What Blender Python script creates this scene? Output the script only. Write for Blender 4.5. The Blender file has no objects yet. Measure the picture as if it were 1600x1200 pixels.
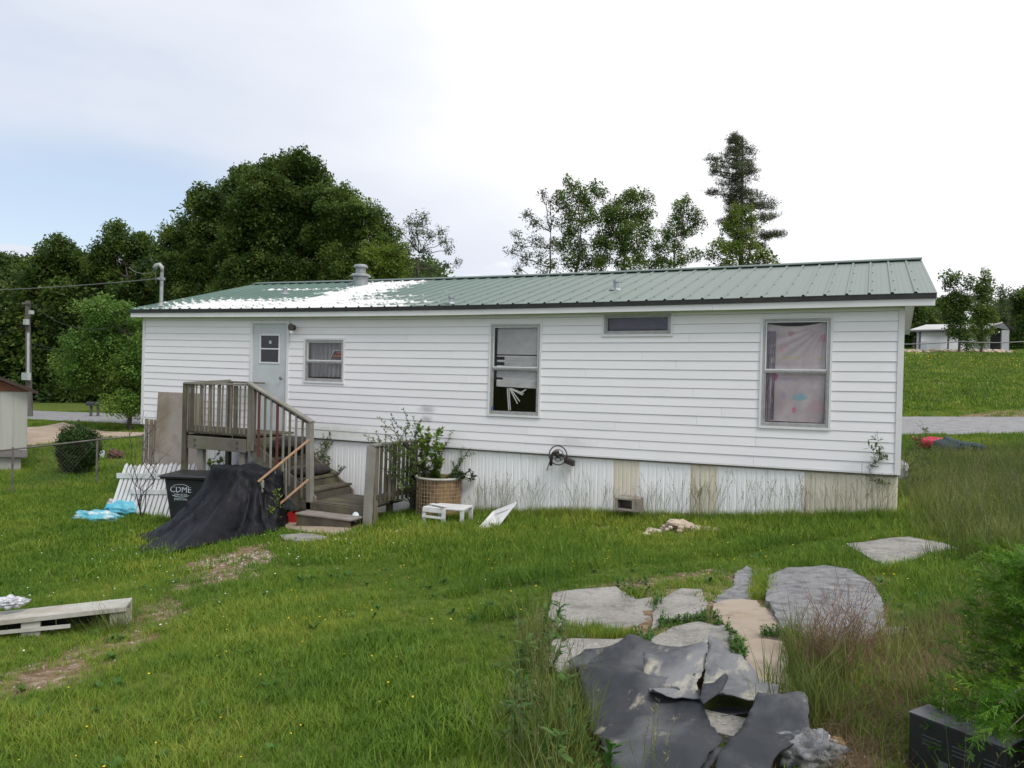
import bpy, bmesh, math, random
import numpy as np
from mathutils import Vector, Matrix, geometry
random.seed(7); rng=np.random.default_rng(7)
SC=bpy.context.scene; COL=SC.collection
CF,CPI,CRO,CYA=1204.6,-0.0067,0.0255,-0.4327
CP=np.array([14.22,-11.78,1.157])
Fw=np.array([math.sin(CYA)*math.cos(CPI),math.cos(CYA)*math.cos(CPI),math.sin(CPI)])
_R=np.array([math.cos(CYA),-math.sin(CYA),0.0]); _U=np.cross(_R,Fw)
Rt=math.cos(CRO)*_R+math.sin(CRO)*_U; Up=-math.sin(CRO)*_R+math.cos(CRO)*_U
def ray(px,py): return Fw+Rt*((px-800)/CF)+Up*((600-py)/CF)
def proj(P):
    d=np.array(P,float)-CP; return (800+CF*d@Rt/(d@Fw),600-CF*d@Up/(d@Fw))
def wall(px,py,y=0.0):
    r=ray(px,py); t=(y-CP[1])/r[1]; p=CP+r*t; return p[0],p[2]
f2=np.array([math.sin(CYA),math.cos(CYA)]); r2=np.array([math.cos(CYA),-math.sin(CYA)])
def st(x,y):
    dx=x-CP[0]; dy=y-CP[1]; return dx*r2[0]+dy*r2[1], dx*f2[0]+dy*f2[1]
def xy(s,t): return CP[0]+s*r2[0]+t*f2[0], CP[1]+s*r2[1]+t*f2[1]
# ground control points: world x,y,z
G=[(14.6,0,-.55),(12.9,0,-.80),(11.8,0,-.92),(10.6,0,-.97),(8.1,0,-1.17),(5.6,0,-1.42),(3,-.5,-1.62),(0,0,-1.78),(-3,-1,-1.9),
   (14.2,-11.8,-.45),(17.5,-9,-.25),(15,-6,-.42),(12,-6,-.72),(10.4,-9.4,-.9),(8,-7,-1.2),(7,-3.5,-1.28),(4,-3.5,-1.6),(4,-8,-1.55),(0,-8,-1.8),(-6,-6,-2.0),(9,-12,-.98),(3,-14,-1.5),(12,-3,-.86),(9.5,-3,-1.06),
   (18,0,-.42),(22,-3,-.1),(26,-8,0.2),(14,7,-.75),(7,7,-1.2),(0,7,-1.7),(-6,6,-1.95),(18,6,-.5),(24,4,-.15)]
def _S(s,t,z): x,y=xy(s,t); return (x,y,z)
G+=[_S(*q) for q in [(-40,50,-1.5),(-24,42,-1.53),(-12,37,-1.3),(0,32.5,-.9),(8,29,-.35),(15,26,.02),(25,22,.45),(-20,22,-1.95),(-16,27,-1.8),
   (-24,46,-1.45),(-24,60,-1.2),(-20,100,0),(0,45,.2),(0,60,1.4),(0,100,4.5),(12,32,.15),(20,33,.75),(20,45,1.75),(25,60,3.2),(45,60,3.5),(40,85,5.5),(58,85,5.7),(50,100,6.0),(80,100,6.3),
   (-60,60,-1.0),(-40,30,-2.0),(-30,4,-2.2),(30,4,.3),(40,30,1.2),(0,-10,-.5),(-30,-10,-1.8),(30,-10,.3)]]
G=np.array(G)
def _phi(r2_): 
    return 0.5*r2_*np.log(np.maximum(r2_,1e-9))
def _fit():
    n=len(G);X=G[:,:2]/20.0
    D=((X[:,None]-X[None])**2).sum(-1);A=_phi(D)+np.eye(n)*0.002
    P=np.hstack([np.ones((n,1)),X]);M=np.zeros((n+3,n+3));M[:n,:n]=A;M[:n,n:]=P;M[n:,:n]=P.T
    return np.linalg.solve(M,np.concatenate([G[:,2],np.zeros(3)]))
W_=_fit()
def gz(x,y):
    x=np.atleast_1d(np.asarray(x,float));y=np.atleast_1d(np.asarray(y,float))
    S,T=st(x,y); rr=np.hypot(S,T)
    k=np.minimum(1,115/np.maximum(rr,1e-6)); xx=CP[0]+(x-CP[0])*k; yy=CP[1]+(y-CP[1])*k
    n=len(G);X=np.stack([xx,yy],-1)/20.0; z=np.full(X.shape[:-1],W_[n])+X[...,0]*W_[n+1]+X[...,1]*W_[n+2]
    for i in range(n):
        z=z+W_[i]*_phi((X[...,0]-G[i,0]/20)**2+(X[...,1]-G[i,1]/20)**2)
    # small undulation
    fd=np.clip((34-rr)/14,0,1)
    z=z+fd*(.02*np.sin(x*1.7+.6*y)*np.cos(y*1.3-.4*x)+.012*np.sin(x*4.1+1)*np.sin(y*3.7))
    return z
def ground(px,py,up=0.0,tmax=200):
    r=ray(px,py); t=np.concatenate([np.arange(1.5,40,.02),np.arange(40,tmax,.2)])
    P=CP[None]+r[None]*t[:,None]; h=P[:,2]-gz(P[:,0],P[:,1])-up
    i=np.where(h<0)[0]
    if len(i)==0:      # the ray skims the hill: take the place where it comes closest
        k=(t>20)&(t<100); j=np.argmin(np.where(k,h,1e9)); q=P[j].copy(); q[2]=gz(q[0],q[1])[0]; return q
    return P[i[0]]
def at(px,py,depth):   # point at forward depth
    return CP+ray(px,py)*depth
# ---------------- camera, sky, sun, exposure ----------------
cd=bpy.data.cameras.new('camera'); cam=bpy.data.objects.new('camera',cd); COL.objects.link(cam)
M=Matrix.Identity(4)
for i in range(3):
    M[i][0]=Rt[i]; M[i][1]=Up[i]; M[i][2]=-Fw[i]; M[i][3]=CP[i]
cam.matrix_world=M
cd.sensor_width=36; cd.lens=CF/1600*36; cd.clip_start=.05; cd.clip_end=3000
SC.camera=cam
SUN_EL,SUN_AZ=math.radians(52),math.radians(118)     # azimuth from +Y clockwise
w=bpy.data.worlds.new('World'); SC.world=w; w.use_nodes=True
nt=w.node_tree; nt.nodes.clear(); N=nt.nodes.new; Lk=nt.links.new
out=N('ShaderNodeOutputWorld'); sky=N('ShaderNodeTexSky'); sky.sky_type='NISHITA'; sky.sun_disc=False
sky.sun_elevation=SUN_EL; sky.sun_rotation=SUN_AZ; sky.air_density=1; sky.dust_density=1.5
bs=N('ShaderNodeBackground'); bs.inputs[1].default_value=.12; Lk(sky.outputs[0],bs.inputs[0])
bc=N('ShaderNodeBackground'); bc.inputs[1].default_value=1.0
tc=N('ShaderNodeTexCoord'); mp=N('ShaderNodeMapping'); mp.inputs['Scale'].default_value=(1.0,1.0,3.2); Lk(tc.outputs['Generated'],mp.inputs[0])
mp.inputs['Rotation'].default_value=(0,0,.5)
n1=N('ShaderNodeTexNoise'); n1.inputs['Scale'].default_value=1.5; n1.inputs['Detail'].default_value=6; n1.inputs['Roughness'].default_value=.5; Lk(mp.outputs[0],n1.inputs[0])
n2=N('ShaderNodeTexNoise'); n2.inputs['Scale'].default_value=3.6; n2.inputs['Detail'].default_value=8; n2.inputs['Roughness'].default_value=.55; Lk(mp.outputs[0],n2.inputs[0])
def vdot(vec,scale=1.0):
    d=N('ShaderNodeVectorMath'); d.operation='DOT_PRODUCT'; Lk(tc.outputs['Generated'],d.inputs[0]); d.inputs[1].default_value=vec; return d.outputs['Value']
def mth(op,a,b=None,cl=False):
    m=N('ShaderNodeMath'); m.operation=op; m.use_clamp=cl
    for i,q in enumerate((a,b)):
        if q is None: continue
        if isinstance(q,(int,float)): m.inputs[i].default_value=q
        else: Lk(q,m.inputs[i])
    return m.outputs[0]
# the overcast thickens towards the right-hand half of the sky and thins to the low left
thick=mth('MULTIPLY',vdot(tuple(Rt)),1.0)
def mrange(v,a,b,c,d,sm=True):
    r=N('ShaderNodeMapRange'); r.interpolation_type='SMOOTHSTEP' if sm else 'LINEAR'
    Lk(v,r.inputs[0])
    for i,q in enumerate((a,b,c,d)): r.inputs[i+1].default_value=q
    return r.outputs[0]
dens=mth('ADD',mth('MULTIPLY',n1.outputs[0],1.7),mrange(thick,-.6,.30,-.32,.85),False)
elev=N('ShaderNodeSeparateXYZ'); Lk(tc.outputs['Generated'],elev.inputs[0])
dens=mth('ADD',dens,mrange(elev.outputs[2],.14,.30,-.30,.12))
cover=mrange(dens,.30,.85,.42,1.0)
# low cumulus bank near the horizon
cum=mrange(mth('ADD',n2.outputs[0],mrange(elev.outputs[2],.08,.24,.26,-.42)),.50,.56,0,1)
cover=mth('MAXIMUM',cover,cum)
cr=N('ShaderNodeMixRGB'); cr.inputs[1].default_value=(.555,.59,.66,1); cr.inputs[2].default_value=(.79,.785,.81,1)
Lk(mrange(mth('ADD',dens,mth('MULTIPLY',cum,.35)),.75,1.75,0,1),cr.inputs[0]); Lk(cr.outputs[0],bc.inputs[0])
mx=N('ShaderNodeMixShader'); Lk(cover,mx.inputs[0]); Lk(bs.outputs[0],mx.inputs[1]); Lk(bc.outputs[0],mx.inputs[2]); Lk(mx.outputs[0],out.inputs[0])
sl=bpy.data.lights.new('sun','SUN'); sl.energy=1.5; sl.angle=math.radians(22); sl.color=(1,.965,.91)
so=bpy.data.objects.new('sun',sl); COL.objects.link(so)
sd=Vector((math.sin(SUN_AZ)*math.cos(SUN_EL),math.cos(SUN_AZ)*math.cos(SUN_EL),math.sin(SUN_EL)))
so.rotation_euler=sd.to_track_quat('Z','Y').to_euler(); so.location=(10,-10,30)
vs=SC.view_settings; vs.view_transform='Standard'; vs.look='None'; vs.gamma=1; vs.use_curve_mapping=False; vs.exposure=.5

# ---------------- materials ----------------
MATS={}
def mat(name,col,col2=None,rough=.8,scale=6,detail=5,lo=.35,hi=.65,stretch=(1,1,1),bump=0,bscale=None,objrand=0,metal=0,spec=.5,layers=(),trans=0,coat=0,bdist=.01):
    """colour mottled by noise; layers = (colour, scale, lo, hi, stretch, strength)"""
    if name in MATS: return MATS[name]
    m=bpy.data.materials.new(name); m.use_nodes=True; nt=m.node_tree; N=nt.nodes.new; L=nt.links.new
    b=nt.nodes['Principled BSDF']; b.inputs['Roughness'].default_value=rough; b.inputs['Metallic'].default_value=metal
    b.inputs['Specular IOR Level'].default_value=spec; b.inputs['Coat Weight'].default_value=coat
    tc=N('ShaderNodeTexCoord'); oi=N('ShaderNodeObjectInfo')
    add=N('ShaderNodeVectorMath'); add.operation='MULTIPLY_ADD'; L(oi.outputs['Random'],add.inputs[0]); add.inputs[1].default_value=(37*(objrand>0),17*(objrand>0),53*(objrand>0)); L(tc.outputs['Object'],add.inputs[2])
    def noise(sc,st,det=detail):
        mp=N('ShaderNodeMapping'); mp.inputs['Scale'].default_value=st; L(add.outputs[0],mp.inputs[0])
        n=N('ShaderNodeTexNoise'); n.inputs['Scale'].default_value=sc; n.inputs['Detail'].default_value=det; n.inputs['Roughness'].default_value=.6; L(mp.outputs[0],n.inputs[0]); return n.outputs[0]
    def mr(v,a,c,d=0,e=1):
        r=N('ShaderNodeMapRange'); L(v,r.inputs[0])
        for i,q in enumerate((a,c,d,e)): r.inputs[i+1].default_value=q
        return r.outputs[0]
    cur=None
    mixn=N('ShaderNodeMixRGB'); mixn.inputs[1].default_value=(*col,1); mixn.inputs[2].default_value=(*(col2 or col),1)
    n0=noise(scale,stretch); L(mr(n0,lo,hi),mixn.inputs[0]); cur=mixn.outputs[0]
    for (c,sc,l,h,st,k) in layers:
        q=N('ShaderNodeMixRGB'); q.inputs[2].default_value=(*c,1); L(cur,q.inputs[1]); L(mr(noise(sc,st,6),l,h,0,k),q.inputs[0]); cur=q.outputs[0]
    if objrand:
        h=N('ShaderNodeHueSaturation'); L(cur,h.inputs['Color']); L(mr(oi.outputs['Random'],0,1,1-objrand,1+objrand),h.inputs['Value']); cur=h.outputs[0]
    L(cur,b.inputs['Base Color'])
    if bump:
        bn=N('ShaderNodeBump'); bn.inputs['Strength'].default_value=bump; bn.inputs['Distance'].default_value=bdist
        L(noise(bscale or scale*4,stretch,6),bn.inputs['Height']); L(bn.outputs[0],b.inputs['Normal'])
    if trans:
        t=N('ShaderNodeBsdfTranslucent'); L(cur,t.inputs[0]); mx=N('ShaderNodeMixShader'); mx.inputs[0].default_value=trans
        o=nt.nodes['Material Output']; L(b.outputs[0],mx.inputs[1]); L(t.outputs[0],mx.inputs[2]); L(mx.outputs[0],o.inputs[0])
    MATS[name]=m; m['_x']=0
    del m['_x']
    return m
def glass(name,tint=(.97,.96,.965),refl=1.0):
    m=bpy.data.materials.new(name); m.use_nodes=True; nt=m.node_tree; N=nt.nodes.new; L=nt.links.new
    o=nt.nodes['Material Output']; nt.nodes.remove(nt.nodes['Principled BSDF'])
    t=N('ShaderNodeBsdfTransparent'); t.inputs[0].default_value=(*tint,1); g=N('ShaderNodeBsdfGlossy'); g.inputs['Roughness'].default_value=.03
    f=N('ShaderNodeFresnel'); f.inputs[0].default_value=1.5; mu=N('ShaderNodeMath'); mu.operation='MULTIPLY'; mu.inputs[1].default_value=refl; L(f.outputs[0],mu.inputs[0])
    x=N('ShaderNodeMixShader'); L(mu.outputs[0],x.inputs[0]); L(t.outputs[0],x.inputs[1]); L(g.outputs[0],x.inputs[2]); L(x.outputs[0],o.inputs[0]); return m
def leafmat(name,a,b,c,trans=.25,rough=.55):
    """per-leaf-clump colour variation through the instance's own random number"""
    m=bpy.data.materials.new(name); m.use_nodes=True; nt=m.node_tree; N=nt.nodes.new; L=nt.links.new
    p=nt.nodes['Principled BSDF']; p.inputs['Roughness'].default_value=rough; p.inputs['Specular IOR Level'].default_value=.3
    oi=N('ShaderNodeObjectInfo'); r=N('ShaderNodeValToRGB'); r.color_ramp.elements[0].color=(*a,1); r.color_ramp.elements[1].color=(*c,1)
    e=r.color_ramp.elements.new(.5); e.color=(*b,1)
    tcn=N('ShaderNodeNewGeometry'); n=N('ShaderNodeTexNoise'); n.inputs['Scale'].default_value=.55; n.inputs['Detail'].default_value=4; L(tcn.outputs['Position'],n.inputs[0])
    ar=N('ShaderNodeAttribute'); ar.attribute_name='rnd'; ah=N('ShaderNodeAttribute'); ah.attribute_name='has_rnd'; mf=N('ShaderNodeMix'); L(ah.outputs['Fac'],mf.inputs[0]); L(oi.outputs['Random'],mf.inputs[2]); L(ar.outputs['Fac'],mf.inputs[3])
    am=N('ShaderNodeMath'); am.operation='MULTIPLY_ADD'; L(mf.outputs[0],am.inputs[0]); am.inputs[1].default_value=.55
    nm=N('ShaderNodeMapRange'); L(n.outputs[0],nm.inputs[0]); nm.inputs[1].default_value=.3; nm.inputs[2].default_value=.7; nm.inputs[3].default_value=-.1; nm.inputs[4].default_value=.55
    L(nm.outputs[0],am.inputs[2]); L(am.outputs[0],r.inputs[0]); L(r.outputs[0],p.inputs['Base Color'])
    t=N('ShaderNodeBsdfTranslucent'); L(r.outputs[0],t.inputs[0]); x=N('ShaderNodeMixShader'); x.inputs[0].default_value=trans
    L(p.outputs[0],x.inputs[1]); L(t.outputs[0],x.inputs[2]); L(x.outputs[0],nt.nodes['Material Output'].inputs[0]); return m

# ---------------- object helpers ----------------
ORG={}
def org(o): return ORG.get(o.name,Vector((0,0,0))) if o else Vector((0,0,0))
def tag(o,label=None,cat=None,group=None,kind=None):
    if label: o['label']=label
    if cat: o['category']=cat
    if group: o['group']=group
    if kind: o['kind']=kind
    return o
def thing(name,loc,label,cat,group=None):
    o=bpy.data.objects.new(name,None); COL.objects.link(o); o.location=loc; o.empty_display_size=.1
    ORG[o.name]=Vector(loc); return tag(o,label,cat,group)
class MB:
    def __init__(s): s.v=[]; s.f=[]
    def add(s,v,f):
        n=len(s.v); s.v+= [tuple(map(float,q)) for q in v]; s.f+=[tuple(i+n for i in q) for q in f]; return s
    def box(s,x0,x1,y0,y1,z0,z1,nx=1):
        v=[];f=[]
        for i in range(nx+1):
            x=x0+(x1-x0)*i/nx; v+=[(x,y0,z0),(x,y1,z0),(x,y1,z1),(x,y0,z1)]
        for i in range(nx):
            a=4*i
            for k in range(4): f.append((a+k,a+4+k,a+4+(k+1)%4,a+(k+1)%4))
        f.append((0,1,2,3)); e=4*nx; f.append((e+3,e+2,e+1,e)); return s.add(v,f)
    def beam(s,p,q,w,h,up=(0,0,1)):
        p=Vector(p);q=Vector(q);d=(q-p).normalized(); u=Vector(up); sd=d.cross(u)
        if sd.length<1e-4: sd=d.cross(Vector((1,0,0)))
        sd.normalize(); u=sd.cross(d).normalized()
        v=[]
        for c in (p,q):
            for a,b in ((-1,-1),(1,-1),(1,1),(-1,1)): v.append(c+sd*(a*w/2)+u*(b*h/2))
        return s.add(v,[(0,1,5,4),(1,2,6,5),(2,3,7,6),(3,0,4,7),(3,2,1,0),(4,5,6,7)])
    def prof(s,poly,x0,x1,nx=1):       # closed (y,z) profile swept along x
        n=len(poly);v=[];f=[]
        for i in range(nx+1):
            x=x0+(x1-x0)*i/nx; v+=[(x,y,z) for y,z in poly]
        for i in range(nx):
            for k in range(n): f.append((i*n+k,i*n+(k+1)%n,(i+1)*n+(k+1)%n,(i+1)*n+k))
        f.append(tuple(range(n-1,-1,-1))); f.append(tuple(nx*n+k for k in range(n))); return s.add(v,f)
    def prism(s,poly,z0,z1):
        n=len(poly); return s.add([(x,y,z0) for x,y in poly]+[(x,y,z1) for x,y in poly],
            [tuple(range(n-1,-1,-1)),tuple(range(n,2*n))]+[(k,(k+1)%n,n+(k+1)%n,n+k) for k in range(n)])
    def tube(s,pts,r,n=6,r2=None):
        pts=[Vector(p) for p in pts]; m=len(pts);v=[];f=[]
        ref=Vector((0,0,1))
        if abs((pts[-1]-pts[0]).normalized().z)>.9: ref=Vector((1,0,0))
        for i,p in enumerate(pts):
            d=(pts[min(i+1,m-1)]-pts[max(i-1,0)]).normalized(); a=d.cross(ref)
            if a.length<1e-3: a=d.cross(Vector((0,1,0)))
            a.normalize(); b=a.cross(d); rr=(r if r2 is None else r+(r2-r)*i/max(1,m-1))
            for k in range(n):
                t=2*math.pi*k/n; v.append(p+a*(rr*math.cos(t))+b*(rr*math.sin(t)))
        for i in range(m-1):
            for k in range(n): f.append((i*n+k,i*n+(k+1)%n,(i+1)*n+(k+1)%n,(i+1)*n+k))
        f.append(tuple(range(n))[::-1]); f.append(tuple((m-1)*n+k for k in range(n))); return s.add(v,f)
    def lathe(s,prof,c,n=20):
        c=Vector(c);v=[];f=[];m=len(prof)
        for r,z in prof:
            for k in range(n):
                t=2*math.pi*k/n; v.append(c+Vector((r*math.cos(t),r*math.sin(t),z)))
        for i in range(m-1):
            for k in range(n): f.append((i*n+k,i*n+(k+1)%n,(i+1)*n+(k+1)%n,(i+1)*n+k))
        f.append(tuple(range(n))[::-1]); f.append(tuple((m-1)*n+k for k in range(n))); return s.add(v,f)
    def blob(s,c,rx,ry,rz,seed=0,amp=.2,nu=14,nv=9,fr=2.2,rot=0):
        rn=random.Random(seed); ph=[rn.uniform(0,6.3) for _ in range(6)]; v=[];f=[]
        for j in range(nv+1):
            a=math.pi*j/nv
            for i in range(nu):
                b=2*math.pi*i/nu; x=math.sin(a)*math.cos(b);y=math.sin(a)*math.sin(b);z=math.cos(a)
                k=1+amp*(math.sin(fr*x*2+ph[0])*math.sin(fr*y*2+ph[1])+.6*math.sin(fr*4*z+ph[2]+3*x)*math.cos(fr*3*y+ph[3])+.3*math.sin(9*x+ph[4])*math.sin(8*y+ph[5]))
                X,Y=x*k*rx,y*k*ry; v.append((c[0]+X*math.cos(rot)-Y*math.sin(rot),c[1]+X*math.sin(rot)+Y*math.cos(rot),c[2]+z*k*rz))
        for j in range(nv):
            for i in range(nu): f.append((j*nu+i,j*nu+(i+1)%nu,(j+1)*nu+(i+1)%nu,(j+1)*nu+i))
        return s.add(v,f)
    def build(s,name,m,parent=None,label=None,cat=None,group=None,kind=None,smooth=False,warp=None,solid=0,bevel=0):
        o0=org(parent); me=bpy.data.meshes.new(name)
        vs=[Vector(q) for q in s.v]
        if warp: vs=[warp(q) for q in vs]
        me.from_pydata([tuple(q-o0) for q in vs],[],s.f); me.validate()
        bm=bmesh.new(); bm.from_mesh(me); bmesh.ops.recalc_face_normals(bm,faces=bm.faces); bm.to_mesh(me); bm.free()
        if smooth: me.polygons.foreach_set('use_smooth',[True]*len(me.polygons))
        if m: me.materials.append(m)
        o=bpy.data.objects.new(name,me); COL.objects.link(o)
        if parent: o.parent=parent; ORG[o.name]=o0
        if solid:
            q=o.modifiers.new('solid','SOLIDIFY'); q.thickness=solid; q.offset=0
        if bevel:
            q=o.modifiers.new('bevel','BEVEL'); q.width=bevel; q.segments=1; q.limit_method='ANGLE'
        return tag(o,label,cat,group,kind)
def copyobj(o,parent=None,loc=None):
    c=o.copy(); COL.objects.link(c); c.parent=parent
    if loc is not None: c.location=loc
    return c
def inpoly(x,y,poly):
    x=np.asarray(x);y=np.asarray(y); r=np.zeros(x.shape,bool); n=len(poly)
    for i in range(n):
        x1,y1=poly[i];x2,y2=poly[(i+1)%n]
        if y1==y2: continue
        c=((y1>y)!=(y2>y))&(x<(x2-x1)*(y-y1)/(y2-y1)+x1); r^=c
    return r
def gpoly(pts,up=0.0):
    r=[]
    for p in pts:
        g=ground(*p,up=up); r.append((g[0],g[1]))
    return r
def densify(poly,step,jit=0,seed=1):
    rn=random.Random(seed);o=[]
    for i in range(len(poly)):
        a=Vector(poly[i]);b=Vector(poly[(i+1)%len(poly)]);n=max(1,int((b-a).length/step)); pr=(b-a).normalized(); pr=Vector((-pr.y,pr.x))
        for k in range(n):
            q=a.lerp(b,k/n)+pr*(rn.uniform(-jit,jit) if k else rn.uniform(-jit,jit)*.5); o.append((q.x,q.y))
    return o
def cdt(poly,step,seed=1,jit=.3):
    """triangulated interior of a polygon, with interior points on a jittered grid"""
    rn=random.Random(seed); xs=[p[0] for p in poly];ys=[p[1] for p in poly]; gx=np.arange(min(xs),max(xs),step); gy=np.arange(min(ys),max(ys),step)
    X,Y=np.meshgrid(gx,gy); X=X.ravel()+rng.uniform(-jit,jit,X.size)*step; Y=Y.ravel()+rng.uniform(-jit,jit,Y.size)*step
    k=inpoly(X,Y,poly); X=X[k];Y=Y[k]
    # keep off the outline
    P=np.array(poly); d=np.sqrt(((np.stack([X,Y],1)[:,None]-P[None])**2).sum(-1)).min(1) if len(X) else np.array([]); 
    k=d>step*.45; X=X[k];Y=Y[k]
    pts=[Vector(p) for p in poly]+[Vector((float(a),float(b))) for a,b in zip(X,Y)]
    n=len(poly); r=geometry.delaunay_2d_cdt(pts,[],[list(range(n))],1,1e-5)
    return [tuple(v) for v in r[0]],[tuple(f) for f in r[2]]
def slab(poly,zf,thick,name,m,parent=None,step=.15,zb=None,smooth=False,**k):
    V,F=cdt(poly,step); n=len(V); mb=MB()
    xs=np.array([v[0] for v in V]);ys=np.array([v[1] for v in V]); z=zf(xs,ys)
    top=[(V[i][0],V[i][1],z[i]) for i in range(n)]; bot=[(V[i][0],V[i][1],z[i]-thick) for i in range(n)]
    cnt={}
    for f in F:
        for a,b in zip(f,f[1:]+f[:1]): cnt[(a,b)]=1
    side=[(a,a+n,b+n,b) for (a,b) in cnt if (b,a) not in cnt]
    mb.add(top+bot,[f for f in F]+[tuple(i+n for i in f[::-1]) for f in F]+side)
    return mb.build(name,m,parent,smooth=smooth,**k)

# ---------------- scattering ----------------
PROTO={}
def protoset(name,objs):
    c=bpy.data.collections.new(name)
    for i,(mb,m) in enumerate(objs):
        me=bpy.data.meshes.new(f'{name}_{i:02d}'); me.from_pydata(mb.v,[],mb.f); me.materials.append(m)
        o=bpy.data.objects.new(f'{name}_{i:02d}',me); c.objects.link(o)
    PROTO[name]=[(np.array(mb.v,float),[tuple(f) for f in mb.f],m) for mb,m in objs]
    ng=bpy.data.node_groups.new('scatter_'+name,'GeometryNodeTree')
    ng.interface.new_socket('Geometry',in_out='INPUT',socket_type='NodeSocketGeometry'); ng.interface.new_socket('Geometry',in_out='OUTPUT',socket_type='NodeSocketGeometry')
    N=ng.nodes.new; L=ng.links.new; gi=N('NodeGroupInput'); go=N('NodeGroupOutput'); ip=N('GeometryNodeInstanceOnPoints'); ci=N('GeometryNodeCollectionInfo')
    ci.inputs[0].default_value=c; ci.inputs['Separate Children'].default_value=True; ci.inputs['Reset Children'].default_value=True
    def na(n,t):
        a=N('GeometryNodeInputNamedAttribute'); a.data_type=t; a.inputs[0].default_value=n; return a.outputs[0]
    er=N('FunctionNodeEulerToRotation'); L(na('rot','FLOAT_VECTOR'),er.inputs[0])
    L(gi.outputs[0],ip.inputs['Points']); L(ci.outputs[0],ip.inputs['Instance']); ip.inputs['Pick Instance'].default_value=True
    L(na('idx','INT'),ip.inputs['Instance Index']); L(er.outputs[0],ip.inputs['Rotation']); L(na('scl','FLOAT'),ip.inputs['Scale']); L(ip.outputs[0],go.inputs[0])
    return ng,len(objs),name
def scatter(name,ps,P,rot,scl,parent=None,idx=None,**k):
    ng,n,_pn=ps; P=np.asarray(P,float); m=len(P); o0=org(parent)
    me=bpy.data.meshes.new(name); me.vertices.add(m); me.vertices.foreach_set('co',(P-np.array(o0)).astype(np.float32).ravel())
    a=me.attributes.new('rot','FLOAT_VECTOR','POINT'); a.data.foreach_set('vector',np.asarray(rot,np.float32).ravel())
    a=me.attributes.new('scl','FLOAT','POINT'); a.data.foreach_set('value',np.asarray(scl,np.float32))
    a=me.attributes.new('idx','INT','POINT'); a.data.foreach_set('value',(rng.integers(0,n,m) if idx is None else np.asarray(idx)).astype(np.int32))
    o=bpy.data.objects.new(name,me); COL.objects.link(o)
    if parent: o.parent=parent; ORG[o.name]=o0
    q=o.modifiers.new('scatter','NODES'); q.node_group=ng
    return tag(o,**k)
def rrot(m,tilt=.25): return np.stack([rng.normal(0,tilt,m),rng.normal(0,tilt,m),rng.uniform(0,6.28,m)],1)

def spread(name,ps,P,rot,scl,parent=None,seed=0,**k):
    """the same scatter as one real mesh: every leaf is geometry of this object"""
    _,n,pn=ps; PR=PROTO[pn]; g=np.random.default_rng(seed+len(P)); P=np.asarray(P,float)-np.array(org(parent)); rot=np.asarray(rot,float); scl=np.asarray(scl,float); idx=g.integers(0,n,len(P)); V=[];LV=[];LT=[];RN=[];off=0; mats=[]
    for q in range(n):
        v,f,m=PR[q]; ii=np.where(idx==q)[0]
        if not len(ii): continue
        mats.append(m); a,b,c=rot[ii,0],rot[ii,1],rot[ii,2]; ca,sa,cb,sb,cc,sc_=np.cos(a),np.sin(a),np.cos(b),np.sin(b),np.cos(c),np.sin(c)
        R=np.empty((len(ii),3,3)); R[:,0,0]=cb*cc; R[:,0,1]=sa*sb*cc-ca*sc_; R[:,0,2]=ca*sb*cc+sa*sc_; R[:,1,0]=cb*sc_; R[:,1,1]=sa*sb*sc_+ca*cc; R[:,1,2]=ca*sb*sc_-sa*cc; R[:,2,0]=-sb; R[:,2,1]=sa*cb; R[:,2,2]=ca*cb
        W=np.einsum('nij,vj->nvi',R,v)*scl[ii][:,None,None]+P[ii][:,None]; V.append(W.reshape(-1,3))
        fl=np.concatenate([np.array(x) for x in f]); fs=np.array([len(x) for x in f]); LV.append((fl[None]+(np.arange(len(ii))*len(v))[:,None]+off).ravel()); LT.append(np.tile(fs,len(ii))); off+=len(ii)*len(v)
        rr=g.uniform(0,1,len(ii)); RN.append(np.clip(np.repeat(rr,len(v))*.75+.25*g.uniform(0,1,len(ii)*len(v)),0,1))
    V=np.vstack(V);LV=np.concatenate(LV);LT=np.concatenate(LT);RN=np.concatenate(RN)
    me=bpy.data.meshes.new(name); me.vertices.add(len(V)); me.vertices.foreach_set('co',V.astype(np.float32).ravel()); me.loops.add(len(LV)); me.loops.foreach_set('vertex_index',LV.astype(np.int32)); me.polygons.add(len(LT)); me.polygons.foreach_set('loop_start',(np.cumsum(LT)-LT).astype(np.int32)); me.update(calc_edges=True)
    for nm,val in (('rnd',RN),('has_rnd',np.ones(len(V)))): at_=me.attributes.new(nm,'FLOAT','POINT'); at_.data.foreach_set('value',val.astype(np.float32))
    me.materials.append(mats[0]); o=bpy.data.objects.new(name,me); COL.objects.link(o); NT[0]+=len(LT)
    if parent: o.parent=parent; ORG[o.name]=org(parent)
    return tag(o,**k)
NT=[0]
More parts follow.
